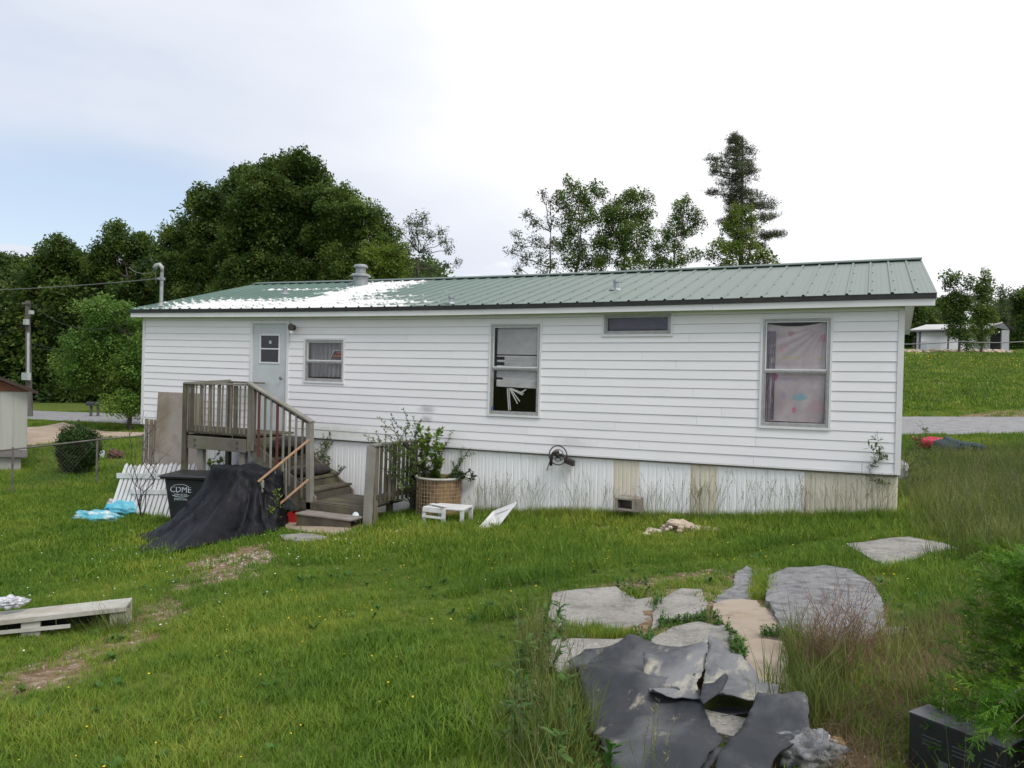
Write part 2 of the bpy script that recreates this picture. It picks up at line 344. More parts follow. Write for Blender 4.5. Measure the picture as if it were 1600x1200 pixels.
# ================= GROUND =================
def polar_ground():
    rad=[.7]; 
    while rad[-1]<60: rad.append(rad[-1]*1.017)
    while rad[-1]<1200: rad.append(rad[-1]*1.06)
    rad=np.array(rad); base=CYA
    ang=np.concatenate([np.linspace(-.95,.95,270),np.linspace(.95,2*math.pi-.95,50)[1:-1]])
    R,A=np.meshgrid(rad,ang,indexing='ij'); S=R*np.sin(A); T=R*np.cos(A); X=CP[0]+S*r2[0]+T*f2[0]; Y=CP[1]+S*r2[1]+T*f2[1]
    Z=gz(X.ravel(),Y.ravel()).reshape(X.shape); nr,na=X.shape
    V=np.stack([X,Y,Z],-1).reshape(-1,3); i=np.arange(nr-1)[:,None]; j=np.arange(na)[None]; j2=(j+1)%na
    F=np.stack([i*na+j,i*na+j2,(i+1)*na+j2,(i+1)*na+j],-1).reshape(-1,4)
    c=len(V); V=np.vstack([V,[[CP[0],CP[1],float(gz(CP[0],CP[1])[0])]]])
    return V,F,na,c
DIRT=[(gpoly([(290,885),(345,862),(410,850),(430,875),(415,915),(360,915),(305,925),(270,905)]),1.15,.5),      # pebbly patch by the tarp
      (gpoly([(285,895),(360,915),(310,955),(265,975),(235,1000),(185,1010),(205,965),(250,925)]),.95,.45),
      (gpoly([(185,990),(230,1000),(170,1040),(110,1068),(60,1078),(-20,1095),(20,1048),(100,1022)]),1.1,.35),
      (gpoly([(600,950),(660,945),(650,975),(610,975)]),.35,.25),
      (gpoly([(1200,970),(1420,990),(1480,1060),(1430,1210),(1240,1210),(1180,1080)]),.75,.3),
      (gpoly([(870,1150),(960,1170),(1300,1175),(1420,1130),(1440,1230),(860,1230)]),.7,.3),
      (gpoly([(1010,835),(1060,820),(1100,830),(1060,850)]),.6,.15),
      (gpoly([(440,805),(580,805),(590,830),(440,850)]),.6,.3),(gpoly([(865,925),(1100,890),(1180,885),(1380,900),(1390,990),(1230,1010),(1240,1090),(1050,1080),(860,1050)]),.8,.25),
      (gpoly([(1400,655),(1480,652),(1570,642),(1650,638),(1650,655),(1400,659)]),1.0,.5)]
def dirt(x,y):
    x=np.asarray(x,float);y=np.asarray(y,float); d=np.zeros(x.shape)
    for poly,st_,soft in DIRT:
        P=np.array(poly); c=P.mean(0); ins=inpoly(x,y,poly)
        dd=np.full(x.shape,1e9)
        for i in range(len(P)):
            a=P[i];b=P[(i+1)%len(P)];ab=b-a; t=np.clip(((x-a[0])*ab[0]+(y-a[1])*ab[1])/(ab@ab+1e-9),0,1)
            dd=np.minimum(dd,np.hypot(x-a[0]-t*ab[0],y-a[1]-t*ab[1]))
        sd=np.where(ins,dd,-dd); d=np.maximum(d,st_*np.clip(.5+sd/soft,0,1))
    # bare strip under the house
    h=np.clip(np.minimum(np.minimum(x+.1,14.7-x),np.minimum(y+.05,7.1-y))/.2,0,1); return np.maximum(d,h)
V,F,na,cc=polar_ground()
me=bpy.data.meshes.new('ground'); me.from_pydata(V.tolist(),[],F.tolist()+[(cc,j,(j+1)%na) for j in range(na)])
me.polygons.foreach_set('use_smooth',[True]*len(me.polygons))
at_=me.attributes.new('dirt','FLOAT','POINT'); at_.data.foreach_set('value',dirt(V[:,0],V[:,1]).astype(np.float32))
def ground_mat():
    m=bpy.data.materials.new('turf_and_soil'); m.use_nodes=True; nt=m.node_tree; N=nt.nodes.new; L=nt.links.new; p=nt.nodes['Principled BSDF']; p.inputs['Roughness'].default_value=.95; p.inputs['Specular IOR Level'].default_value=.15
    g=N('ShaderNodeNewGeometry')
    def nz(s,d=6):
        n=N('ShaderNodeTexNoise'); n.inputs['Scale'].default_value=s; n.inputs['Detail'].default_value=d; n.inputs['Roughness'].default_value=.65; L(g.outputs['Position'],n.inputs[0]); return n.outputs[0]
    def ramp(v,*st):
        r=N('ShaderNodeValToRGB'); e=r.color_ramp.elements; e[0].position=st[0][0]; e[0].color=(*st[0][1],1); e[1].position=st[-1][0]; e[1].color=(*st[-1][1],1)
        for q in st[1:-1]: k=e.new(q[0]); k.color=(*q[1],1)
        L(v,r.inputs[0]); return r.outputs[0]
    grass=ramp(nz(.35),(.3,(.06,.09,.016)),(.5,(.11,.145,.026)),(.7,(.19,.19,.05)))
    fine=ramp(nz(14),(.3,(.035,.07,.012)),(.7,(.13,.17,.035)))
    mx=N('ShaderNodeMixRGB'); mx.inputs[0].default_value=.5; L(grass,mx.inputs[1]); L(fine,mx.inputs[2])
    soil=ramp(nz(9),(.3,(.10,.065,.038)),(.48,(.20,.14,.085)),(.62,(.30,.235,.16)),(.75,(.42,.37,.30)))
    a=N('ShaderNodeAttribute'); a.attribute_name='dirt'
    ad=N('ShaderNodeMath'); ad.operation='ADD'; L(a.outputs['Fac'],ad.inputs[0]); n=nz(5); L(n,ad.inputs[1])
    mr=N('ShaderNodeMapRange'); L(ad.outputs[0],mr.inputs[0]); mr.inputs[1].default_value=.75; mr.inputs[2].default_value=.95
    m2=N('ShaderNodeMixRGB'); L(mr.outputs[0],m2.inputs[0]); L(mx.outputs[0],m2.inputs[1]); L(soil,m2.inputs[2]); L(m2.outputs[0],p.inputs['Base Color'])
    b=N('ShaderNodeBump'); b.inputs['Strength'].default_value=.8; b.inputs['Distance'].default_value=.03; L(nz(22,8),b.inputs['Height']); L(b.outputs[0],p.inputs['Normal']); return m
me.materials.append(ground_mat())
gnd=bpy.data.objects.new('ground',me); COL.objects.link(gnd); tag(gnd,kind='structure')

def gzn(x,y): return gz(x,y)
def strip(center,half,up,name,m,n=7,kind='structure'):
    mb=MB(); pts=[]
    for i in range(len(center)-1):
        a=Vector(center[i]);b=Vector(center[i+1]);k=max(1,int((b-a).length/1.0))
        pts+=[a.lerp(b,q/k) for q in range(k)]
    pts.append(Vector(center[-1])); v=[];f=[]
    for i,p in enumerate(pts):
        d=(pts[min(i+1,len(pts)-1)]-pts[max(0,i-1)]).normalized(); pr=Vector((-d.y,d.x))
        zc=float(gz(p.x,p.y)[0])
        for k in range(n+1):
            q=p+pr*(half*(2*k/n-1)); v.append((q.x,q.y,float(gz(q.x,q.y)[0])*.5+zc*.5+up if 0 else float(gz(q.x,q.y)[0])+up))
    for i in range(len(pts)-1):
        for k in range(n): f.append((i*(n+1)+k,i*(n+1)+k+1,(i+1)*(n+1)+k+1,(i+1)*(n+1)+k))
    return mb.add(v,f).build(name,m,kind=kind,smooth=True)
asph=mat('worn_asphalt',(.20,.20,.205),(.27,.27,.27),rough=.9,scale=3,bump=.3,bscale=60)
RC=[xy(*q) for q in [(-70,60),(-40,49),(-24,42),(-12,37),(0,31.5),(15,25.2),(26,20.5),(45,12)]]
road=strip(RC,2.5,.05,'road',asph)
gravel=mat('tan_gravel',(.36,.27,.20),(.46,.38,.30),rough=.95,scale=1.2,layers=[((.22,.16,.11),14,.52,.7,(1,1,1),.7)],bump=.5,bscale=40)
DRV=gpoly([(-120,706),(0,701),(45,697),(100,692),(150,685),(228,682),(262,680),(262,675),(225,677),(165,675),(135,670),(112,664),(100,661),(60,668),(-40,670),(-150,672)])
slab(densify(DRV,1.0,.12,3),lambda x,y:gz(x,y)+.035,.03,'gravel_driveway',gravel,step=.9,kind='structure',smooth=False)
# pale track on the hill below the barn
hp=[ground(*q) for q in [(1395,553),(1480,554),(1560,552),(1640,550),(1720,549)]]
TRK=[(q[0],q[1]) for q in hp]; strip(TRK,1.6,.06,'gravel_track',mat('pale_gravel',(.38,.36,.34),(.5,.47,.44),scale=.6,bump=.4,bscale=20))

# ================= MOBILE HOME =================
L=14.63; HH=2.3155; YD=7.04
def sag(v):
    t=min(1,max(0,v.x/L)); return Vector((v.x,v.y,v.z-.045*math.sin(math.pi*t)**1.0))
vinyl=mat('white_vinyl_siding',(.795,.785,.81),(.83,.82,.84),rough=.45,scale=.9,objrand=.02,spec=.35,layers=[((.62,.61,.55),2.2,.62,.8,(.25,1,1.5),.3),((.68,.68,.65),7,.6,.8,(1,1,.15),.2)],bump=.12,bscale=1.2,bdist=.05)
# mould smudge and algae low on the wall, where the wall itself is stained
def stain(m,spots):
    nt=m.node_tree; N=nt.nodes.new; Lk=nt.links.new; b=nt.nodes['Principled BSDF']; src=b.inputs['Base Color'].links[0].from_socket
    tc=N('ShaderNodeNewGeometry'); nz=N('ShaderNodeTexNoise'); nz.inputs['Scale'].default_value=9; nz.inputs['Detail'].default_value=5; Lk(tc.outputs['Position'],nz.inputs[0])
    for (c,rad,col,k) in spots:
        mp=N('ShaderNodeVectorMath'); mp.operation='SUBTRACT'; Lk(tc.outputs['Position'],mp.inputs[0]); mp.inputs[1].default_value=c
        dv=N('ShaderNodeVectorMath'); dv.operation='DIVIDE'; Lk(mp.outputs[0],dv.inputs[0]); dv.inputs[1].default_value=rad
        ln=N('ShaderNodeVectorMath'); ln.operation='LENGTH'; Lk(dv.outputs[0],ln.inputs[0])
        a=N('ShaderNodeMath'); a.operation='ADD'; Lk(ln.outputs['Value'],a.inputs[0]); Lk(nz.outputs[0],a.inputs[1])
        r=N('ShaderNodeMapRange'); Lk(a.outputs[0],r.inputs[0]); r.inputs[1].default_value=1.55; r.inputs[2].default_value=.75; r.inputs[3].default_value=0; r.inputs[4].default_value=k
        x=N('ShaderNodeMixRGB'); Lk(r.outputs[0],x.inputs[0]); Lk(src,x.inputs[1]); x.inputs[2].default_value=(*col,1); src=x.outputs[0]
    Lk(src,b.inputs['Base Color'])
def wp(px,py): a=wall(px,py); return (a[0],0,a[1])
stain(vinyl,[(wp(667,640),(.22,.5,.09),(.25,.25,.25),.55),(wp(668,655),(.16,.5,.07),(.25,.25,.25),.6),((4.9,0,.05),(1.4,.5,.22),(.42,.45,.33),.45),((3.0,0,.5),(.35,.5,.5),(.5,.5,.38),.3),((9.9,0,.15),(.5,.5,.12),(.45,.45,.42),.35)])
trimw=mat('white_trim_metal',(.72,.73,.74),(.66,.67,.67),rough=.5,scale=2,layers=[((.45,.42,.36),6,.6,.8,(1,1,1),.35)])
alum=mat('weathered_aluminium',(.42,.42,.43),(.33,.32,.31),rough=.5,scale=14,metal=.3,bump=.1)
black=mat('black_drip_edge',(.012,.013,.013),(.025,.025,.025),rough=.6)
GLASS=glass('window_glass',refl=.4)
home=thing('mobile_home',(7.3,3.5,-1.2),'long white mobile home with clapboard siding, green metal roof and boarded skirt','mobile home')
# openings x0,x1,z0,z1
OP=dict(door=(3.05,3.99,-.06,2.17),w1=(4.40,5.31,1.05,1.85),w2=(8.37,9.29,.59,2.12),w3=(10.37,11.46,1.93,2.255),w4=(12.80,13.73,.58,2.145))
ops=list(OP.values())
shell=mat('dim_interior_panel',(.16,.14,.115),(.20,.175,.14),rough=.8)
def slices(z0,z1,xa,xb,pad=0):
    """x intervals of a course that are clear of openings"""
    iv=[(xa,xb)]
    for a,b,c,d in ops:
        if d-pad>z0 and c+pad<z1:
            nv=[]
            for p,q in iv:
                if b<=p or a>=q: nv.append((p,q)); continue
                if a-p>.02: nv.append((p,a))
                if q-b>.02: nv.append((b,q))
            iv=nv
    return iv
# wall sheathing behind the siding
mb=MB(); cuts=sorted({0.02,L-.02}|{q for o in ops for q in o[:2]})
for a,b in zip(cuts,cuts[1:]):
    o=[q for q in ops if q[0]<=a+1e-6 and q[1]>=b-1e-6]
    if o: q=o[0]; mb.box(a,b,.004,.09,q[3],HH+.02); (q[2]>-.04) and mb.box(a,b,.004,.09,-.05,q[2])
    else: mb.box(a,b,.004,.09,-.05,HH+.02)
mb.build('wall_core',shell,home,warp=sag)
mb=MB(); mb.box(.05,L-.05,.1,YD-.1,-.12,-.03); mb.box(.05,L-.05,.1,YD-.1,HH-.02,HH+.01); mb.box(.04,L-.04,2.6,2.7,-.03,HH-.02)
for x in (2.0,6.6,10.0,11.9): mb.box(x,x+.08,.1,2.6,-.03,HH-.02)
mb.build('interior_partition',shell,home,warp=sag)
E1=.139; PROF=lambda z0,z1:[(-.018,z0),(-.017,z0+.010),(-.0085,z1-.0045),(.002,z1-.0045),(.002,z0)]
rnp=random.Random(4); nc=17
for c in range(nc):
    z0=c*E1; z1=min(z0+E1,HH+.01)
    for p,q in slices(z0+.02,z1-.02,.055,L-.055,.0):
        # joints between lengths
        xs=[p]; x=rnp.uniform(1.4,3.6)+(c%3)*1.1
        while x<q:
            if x>p+.5 and x<q-.5: xs.append(x)
            x+=3.66
        xs.append(q)
        for a,b in zip(xs,xs[1:]):
            dy=rnp.uniform(-.0015,.0015); o=MB().prof([(y+dy,z) for y,z in PROF(z0,z1)],a+.0015,b-.0015,max(1,int((b-a)/.9))).build('siding_plank',vinyl,home,warp=sag)
# short infill lengths above and below the openings
for a,b,zo0,zo1 in ops:
    for c in range(nc):
        z0=c*E1; z1=min(z0+E1,HH+.01)
        if z0+.02<zo1<z1-.02+.018: MB().prof(PROF(zo1,z1),a-.0,b+.0,1).build('siding_plank',vinyl,home,warp=sag)
        if z0+.002<zo0<z1-.02: MB().prof(PROF(z0,zo0+.004),a,b,1).build('siding_plank',vinyl,home,warp=sag)
# corner posts, bottom starter trim, right + left + rear walls
for x in (-.02,L-.055): MB().box(x,x+.075,-.026,.07,-.02,HH-.01).build('corner_post',trimw,home,warp=sag)
MB().box(.06,L-.06,-.021,.003,-.025,-.001,14).build('starter_trim',trimw,home,warp=sag)
mb=MB()
for x in (0.0,L-.02):
    v=[(x,.07,-.05),(x,YD,-.05),(x,YD,HH+.1),(x,YD/2,3.33),(x,.07,HH+.1)]; v+=[(x+.02,b,c) for a,b,c in v]
    mb.add(v,[(0,1,2,3,4),(9,8,7,6,5)]+[(k,(k+1)%5,5+(k+1)%5,5+k) for k in range(5)])
mb.box(.02,L-.02,YD-.02,YD,-.05,HH+.1); mb.build('side_and_rear_wall',vinyl,home,warp=sag)
for s_,x in ((-1,-.004),(1,L+.004)):
    for c in range(nc):
        z0=c*E1; poly=[(.0,z0),(.016,z0),(.004,z0+E1),(.0,z0+E1)]
        v=[(x+s_*a,.075,b) for a,b in poly]+[(x+s_*a,YD-.02,b) for a,b in poly]
        MB().add(v,[(0,1,2,3),(7,6,5,4)]+[(k,(k+1)%4,4+(k+1)%4,4+k) for k in range(4)]).build('siding_plank',vinyl,home)
# skirt of ribbed panels
skw=mat('white_ribbed_skirting',(.84,.84,.85),(.80,.81,.82),rough=.55,scale=1.6,objrand=.02,layers=[((.42,.44,.34),2.5,.58,.85,(1.5,1,.5),.4),((.35,.30,.2),7,.68,.85,(3,1,.3),.4)])
skc=mat('cream_ribbed_skirting',(.60,.55,.44),(.66,.62,.52),rough=.55,scale=1.6,objrand=.04,layers=[((.34,.31,.22),3,.55,.8,(2,1,.5),.5)])
x=.02; W=.406; rns=random.Random(2)
while x<L-.05:
    b=min(x+W,L-.02); cx=(x+b)/2; cream=(10.55<cx<11.0) or (11.85<cx<12.35) or cx>13.6
    dy=rns.uniform(-.002,.002)+.03; top=-.028-rns.uniform(0,.02); zb=float(gz(cx,0)[0])-.18; pf=[]; n=3
    for k in range(n):
        u=x+(b-x)*k/n; ww=(b-x)/n; pf+=[(u+.004,dy+.007),(u+ww*.14,dy+.007),(u+ww*.2,dy),(u+ww*.52,dy),(u+ww*.56,dy+.0035),(u+ww*.62,dy+.0035),(u+ww*.66,dy),(u+ww*.96,dy)]
    pf.append((b+.008,dy+.012)); tl=rns.uniform(-.006,.006); v=[(p,q,zb) for p,q in pf]+[(p+tl,q,top) for p,q in pf]+[(p,q+.004,zb) for p,q in pf]+[(p+tl,q+.004,top) for p,q in pf]; m_=len(pf)
    f=[(k,k+1,m_+k+1,m_+k) for k in range(m_-1)]+[(2*m_+k,3*m_+k,3*m_+k+1,2*m_+k+1) for k in range(m_-1)]+[(0,m_,3*m_,2*m_),(m_-1,3*m_-1,4*m_-1,2*m_-1)]+[(m_+k,m_+k+1,3*m_+k+1,3*m_+k) for k in range(m_-1)]
    MB().add(v,f).build('skirting_panel',skc if cream else skw,home,warp=sag); x=b
mb=MB()
for xx in (.0,L-.025): mb.box(xx,xx+.02,.06,YD-.03,-1.9 if xx<1 else -.9,-.05)
mb.box(.02,L-.02,YD-.05,YD-.03,-1.9,-.05); mb.build('side_skirt',skw,home)
# fascia, soffit, drip edge
xa,xb=-.17,L+.365; YE=-.207
for a,b in ((xa,3.9),(3.903,8.3),(8.303,12.1),(12.103,xb)): MB().box(a,b,YE,YE+.02,2.272+random.uniform(-.003,.003),2.362,6).build('fascia_board',trimw,home,warp=sag)
MB().box(xa,xb,YE+.022,.004,2.282,2.294,16).build('soffit',trimw,home,warp=sag)
MB().box(xa-.01,xb+.01,YE-.022,YE+.03,2.3635,2.4365,16).build('drip_edge',black,home,warp=sag)
# roof
RM=(3.4218-2.4355)/(3.522+.207)
def rz(y): return 2.4415+(min(y,7.044-y)+.207)*RM
def roofmat():
    m=mat('green_metal_roof',(.060,.125,.10),(.085,.15,.12),rough=.45,scale=.8,spec=.5,objrand=.03)
    nt=m.node_tree; N=nt.nodes.new; Lk=nt.links.new; b=nt.nodes['Principled BSDF']; src=b.inputs['Base Color'].links[0].from_socket
    g=N('ShaderNodeNewGeometry'); sp=N('ShaderNodeSeparateXYZ'); Lk(g.outputs['Position'],sp.inputs[0])
    def R(v,a,c,d,e):
        r=N('ShaderNodeMapRange'); Lk(v,r.inputs[0])
        for i,q in enumerate((a,c,d,e)): r.inputs[i+1].default_value=q
        return r.outputs[0]
    def A(op,a,c):
        q=N('ShaderNodeMath'); q.operation=op
        for i,k in enumerate((a,c)):
            if isinstance(k,(int,float)): q.inputs[i].default_value=k
            else: Lk(k,q.inputs[i])
        return q.outputs[0]
    mp=N('ShaderNodeMapping'); mp.inputs['Scale'].default_value=(.35,5.0,1); Lk(g.outputs['Position'],mp.inputs[0]); nz=N('ShaderNodeTexNoise'); nz.inputs['Scale'].default_value=1.5; nz.inputs['Detail'].default_value=7; Lk(mp.outputs[0],nz.inputs[0])
    X,Y=sp.outputs[0],sp.outputs[1]
    # old white roof coating, thick at the left-hand eave and in a band under the flue
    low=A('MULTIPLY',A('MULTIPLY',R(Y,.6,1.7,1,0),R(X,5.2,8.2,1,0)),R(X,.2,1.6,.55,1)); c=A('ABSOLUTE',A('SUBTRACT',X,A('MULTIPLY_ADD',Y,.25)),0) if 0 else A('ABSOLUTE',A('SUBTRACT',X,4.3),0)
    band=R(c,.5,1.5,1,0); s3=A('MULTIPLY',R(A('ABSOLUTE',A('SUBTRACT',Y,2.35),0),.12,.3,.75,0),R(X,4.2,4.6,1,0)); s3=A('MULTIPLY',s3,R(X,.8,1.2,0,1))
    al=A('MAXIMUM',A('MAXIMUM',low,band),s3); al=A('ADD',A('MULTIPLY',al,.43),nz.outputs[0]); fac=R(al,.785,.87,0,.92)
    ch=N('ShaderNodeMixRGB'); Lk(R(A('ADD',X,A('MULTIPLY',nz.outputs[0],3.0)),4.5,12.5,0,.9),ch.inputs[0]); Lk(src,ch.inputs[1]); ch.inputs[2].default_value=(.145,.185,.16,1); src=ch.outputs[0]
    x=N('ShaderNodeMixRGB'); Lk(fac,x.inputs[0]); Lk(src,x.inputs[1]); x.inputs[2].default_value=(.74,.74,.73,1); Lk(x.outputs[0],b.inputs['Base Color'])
    Lk(R(fac,0,1,.42,.85),b.inputs['Roughness']); return m
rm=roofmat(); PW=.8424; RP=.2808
def roofpanel(x0,x1,side):
    pf=[]; u=x0
    while u<x1-1e-4:
        e=min(u+RP,x1)
        pf+=[(u,0),(u+.010,.0)] if u==x0 else []
        if e-u>.1: pf+=[(u+.035,.0),(u+.048,.022),(u+.072,.022),(u+.085,0),(u+.145,0),(u+.15,.004),(u+.156,0),(u+.21,0),(u+.215,.004),(u+.221,0)]
        u=e
    pf.append((x1-.0015,0)); ys=[-.235,.6,1.5,2.5,3.515] if side>0 else [7.28,5.5,3.53]
    v=[];m_=len(pf)
    for y in ys: v+=[(p,y,rz(y)+q) for p,q in pf]
    nn=len(v); v+=[(a,b,c-.004) for a,b,c in v]
    f=[(j*m_+k,j*m_+k+1,(j+1)*m_+k+1,(j+1)*m_+k) for j in range(len(ys)-1) for k in range(m_-1)]
    f+=[tuple(i+nn for i in q[::-1]) for q in f]+[(k,k+1,nn+k+1,nn+k) for k in range(m_-1)]
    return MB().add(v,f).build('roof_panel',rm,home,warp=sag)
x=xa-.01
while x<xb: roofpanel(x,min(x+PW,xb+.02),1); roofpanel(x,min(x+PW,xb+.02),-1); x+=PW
rg=rz(3.522)
MB().add([(a,b,c) for a in np.linspace(xa-.02,xb+.02,14) for b,c in ((3.36,rg-.012),(3.365,rg+.002),(3.522,rg+.048),(3.679,rg+.002),(3.684,rg-.012))],
 [(i*5+k,i*5+k+1,(i+1)*5+k+1,(i+1)*5+k) for i in range(13) for k in range(4)]).build('ridge_cap',mat('dark_green_ridge',(.05,.09,.075),(.07,.11,.09),rough=.45),home,warp=sag,solid=.004)
for x in (xa-.012,xb):
    for ys in ((-.207,3.522),(7.25,3.522)):
        MB().beam((x+.01,ys[0],rz(ys[0])-.05),(x+.01,ys[1],rz(ys[1])-.05),.02,.09).build('rake_board',trimw if x>0 else alum,home,warp=sag)
for x0,x1 in ((xa,-.01),(L+.01,xb-.005)):
    for ys in ((-.18,3.5),(7.2,3.54)): MB().beam(((x0+x1)/2,ys[0],rz(ys[0])-.10),((x0+x1)/2,ys[1],rz(ys[1])-.10),x1-x0,.012).build('rake_soffit',trimw,home)
# screws on the right-hand roof, drawn from the rows seen in the sheets
scr=MB()
for k in range(0,28):
    for y in (.1,1.0,2.0,3.0):
        X=L+.36-k*RP; q=(X-.19,y,rz(y)+.001); scr.box(q[0]-.008,q[0]+.008,y-.008,y+.008,q[2],q[2]+.008)
scr.build('roof_screw',mat('dull_screw',(.12,.13,.12)),home,warp=sag,kind='stuff')
# ---- windows
def window(key,sill=.05,sashes=1,name='window'):
    x0,x1,z0,z1=OP[key]; g=.022
    fr=MB(); t=.03
    for a,b,c,d in ((x0-g,x1+g,z1-.005,z1+t),(x0-g,x1+g,z0-t,z0+.005),(x0-g,x0+.008,z0+.005,z1-.005),(x1-.008,x1+g,z0+.005,z1-.005)): fr.box(a,b,-.034,.0,c,d)
    w_=fr.build(name,trimw,home,warp=sag)
    al=MB(); a_=.032
    for a,b,c,d in ((x0+.009,x1-.009,z1-.006-a_,z1-.006),(x0+.009,x1-.009,z0+.006,z0+.006+a_*1.2),(x0+.009,x0+.009+a_,z0+.045,z1-.039),(x1-.009-a_,x1-.009,z0+.045,z1-.039)): al.box(a,b,-.026,.05,c,d)
    al.build('frame',alum,w_,warp=sag)
    zs=[(z0+.045,z1-.04)]
    if sashes==2: zm=(z0+z1)/2+ (.02 if key!='w1' else -.02); zs=[(z0+.045,zm-.012),(zm+.014,z1-.04)]; MB().box(x0+.042,x1-.042,-.02,.02,zm-.011,zm+.013).build('meeting_rail',alum,w_,warp=sag)
    for i,(a,b) in enumerate(zs):
        sa=MB(); o=.0 if i==0 else .012; q=.018
        X0,X1=x0+.043,x1-.043
        for c,d,e,f in ((X0,X1,a,a+q),(X0,X1,b-q,b),(X0,X0+q,a+q,b-q),(X1-q,X1,a+q,b-q)): sa.box(c,d,-.012+o*0,.012,e,f)
        sh=sa.build('sash',trimw if i else alum,w_,warp=sag); MB().box(X0+q,X1-q,-.002,.002,a+q,b-q).build('pane',GLASS,sh,warp=sag)
    return w_
window('w1',sashes=2); window('w2',sashes=2); window('w4',sashes=2); window('w3')
# ---- door
dm=mat('pale_blue_grey_door',(.53,.57,.585),(.47,.50,.51),rough=.5,scale=2.5,layers=[((.36,.37,.32),5,.58,.8,(1,1,.4),.6)])
x0,x1,z0,z1=OP['door']; z0=-.03
fr=MB()
for a,b,c,d in ((x0-.02,x0+.035,z0,z1+.03),(x1-.035,x1+.02,z0,z1+.03),(x0+.035,x1-.035,z1-.02,z1+.03)): fr.box(a,b,-.036,.05,c,d)
fr.build('door_frame',trimw,home,warp=sag)
a0=wall(409,522); a1=wall(437,521); a2=wall(410,563)
gx0,gx1,gz1,gz0=a0[0],a1[0],a0[1],a2[1]; gm=(gz0+gz1)/2; d0,d1=x0+.037,x1-.037
dr=MB()
for a,b,c,d in ((d0,gx0,z0+.01,z1-.022),(gx1,d1,z0+.01,z1-.022),(gx0,gx1,z0+.01,gz0),(gx0,gx1,gz1,z1-.022)): dr.box(a,b,-.012,.03,c,d)
door=dr.build('door',dm,home,warp=sag); fm=MB(); q=.03
for a,b,c,d in ((gx0-q,gx1+q,gz1,gz1+q),(gx0-q,gx1+q,gz0-q,gz0),(gx0-q,gx0,gz0,gz1),(gx1,gx1+q,gz0,gz1),(gx0,gx1,gm-.012,gm+.012)): fm.box(a,b,-.024,-.013,c,d)
fm.build('glazing_bead',trimw,door,warp=sag)
dg=mat('dark_door_glass',(.008,.009,.012),rough=.08,spec=.6)
MB().box(gx0,gx1,-.004,.002,gz0,gm-.012).build('pane',dg,door,warp=sag); MB().box(gx0,gx1,-.004,.002,gm+.012,gz1).build('pane',dg,door,warp=sag)
MB().box((gx0+gx1)/2-.03,(gx0+gx1)/2+.03,-.008,-.005,gz1-.16,gz1-.1).build('small_sticker',mat('pale_paper',(.5,.5,.48)),door,warp=sag)
kn=wall(442,591); MB().lathe([(.0,-.03),(.03,-.025),(.034,0),(.02,.02),(.0,.025)],(0,0,0),12).build('door_knob',mat('tarnished_brass',(.22,.2,.17),metal=.8,rough=.35),door,smooth=True,warp=lambda v:Vector((kn[0]+v.x,-.05+v.z*.6-.01,kn[1]+v.y)))
MB().box(x1-.05,x1-.036,-.0125,.02,z0,z1-.02).build('weatherstrip',mat('rusty_edge',(.12,.09,.07),(.25,.2,.16)),home,warp=sag)
pl=wall(460,512); lm=mat('bronze_lamp',(.05,.04,.035),rough=.5)
lamp=MB().lathe([(.0,0),(.055,0),(.055,.02),(.03,.04),(.03,.07),(.06,.10),(.075,.13),(.0,.13)],(0,0,0),12).build('porch_light',lm,home,warp=lambda v:Vector((pl[0]+v.x+v.z*.3,-.02-v.z,pl[1]+v.y)))
MB().blob((pl[0]+.03,-.12,pl[1]-.09),.035,.035,.05,amp=0).build('bulb',mat('clear_bulb',(.75,.75,.72),rough=.1),lamp,smooth=True)
# ---- roof penetrations
galv=mat('galvanised_flue',(.33,.36,.37),(.24,.26,.27),rough=.5,metal=.5,scale=8,layers=[((.6,.6,.58),5,.55,.75,(1,1,1),.6)])
fx,fy=3.55,2.86; fz=rz(fy)-.06
fl=MB().lathe([(.17,-.02),(.17,.2),(.165,.23)],(fx,fy,fz),20).build('flue_pipe',galv,home,smooth=False)
MB().lathe([(.10,.22),(.235,.225),(.235,.25),(.19,.285),(.11,.29)],(fx,fy,fz),20).build('storm_collar',galv,fl)
MB().lathe([(.115,.28),(.115,.44)],(fx,fy,fz),20).build('inner_pipe',galv,fl)
MB().lathe([(.0,.43),(.165,.43),(.165,.46),(.13,.5),(.0,.52)],(fx,fy,fz),20).build('rain_cap',galv,fl)
for (x_,y_,h) in ((2.36,1.7,.09),(10.22,1.07,.11),(7.57,.0,.07)):
    z=rz(y_)-.045*math.sin(math.pi*x_/L); v_=MB().lathe([(.13,-.02),(.12,.01),(.05,.03),(.045,h+.02)],(x_,y_,z),10).build('plumbing_vent',galv,home); MB().lathe([(.0,h+.02),(.06,h+.02),(.055,h+.06),(.0,h+.07)],(x_,y_,z),10).build('vent_cap',galv,v_)
mx_=wall(252,470,y=.05)[0]; mz=rz(.05)
ms=MB().tube([(mx_,.05,mz-.15),(mx_,.05,mz+.76)],.036,10).build('service_mast',galv,home)
MB().lathe([(.09,0),(.05,.04),(.04,.08)],(mx_,.05,mz),12).build('mast_boot',galv,ms)
MB().tube([(mx_,.05,mz+.74),(mx_,.05,mz+.84),(mx_-.05,.03,mz+.9),(mx_-.11,.0,mz+.88),(mx_-.15,-.02,mz+.81)],.042,10,r2=.052).build('weatherhead',mat('pale_cast_alloy',(.36,.37,.38),(.28,.28,.29),rough=.5,metal=.3),ms,smooth=True)
MB().tube([(mx_,.05,mz+.60),(mx_-.12,.03,mz+.60)],.02,8).build('wire_clamp',galv,ms)
MB().box(mx_-.045,mx_+.045,0.0,.1,mz+.57,mz+.63).build('mast_bracket',galv,ms)
wm=mat('cable_black',(.015,.015,.016),rough=.6); wg=mat('cable_grey',(.16,.16,.16),rough=.6)
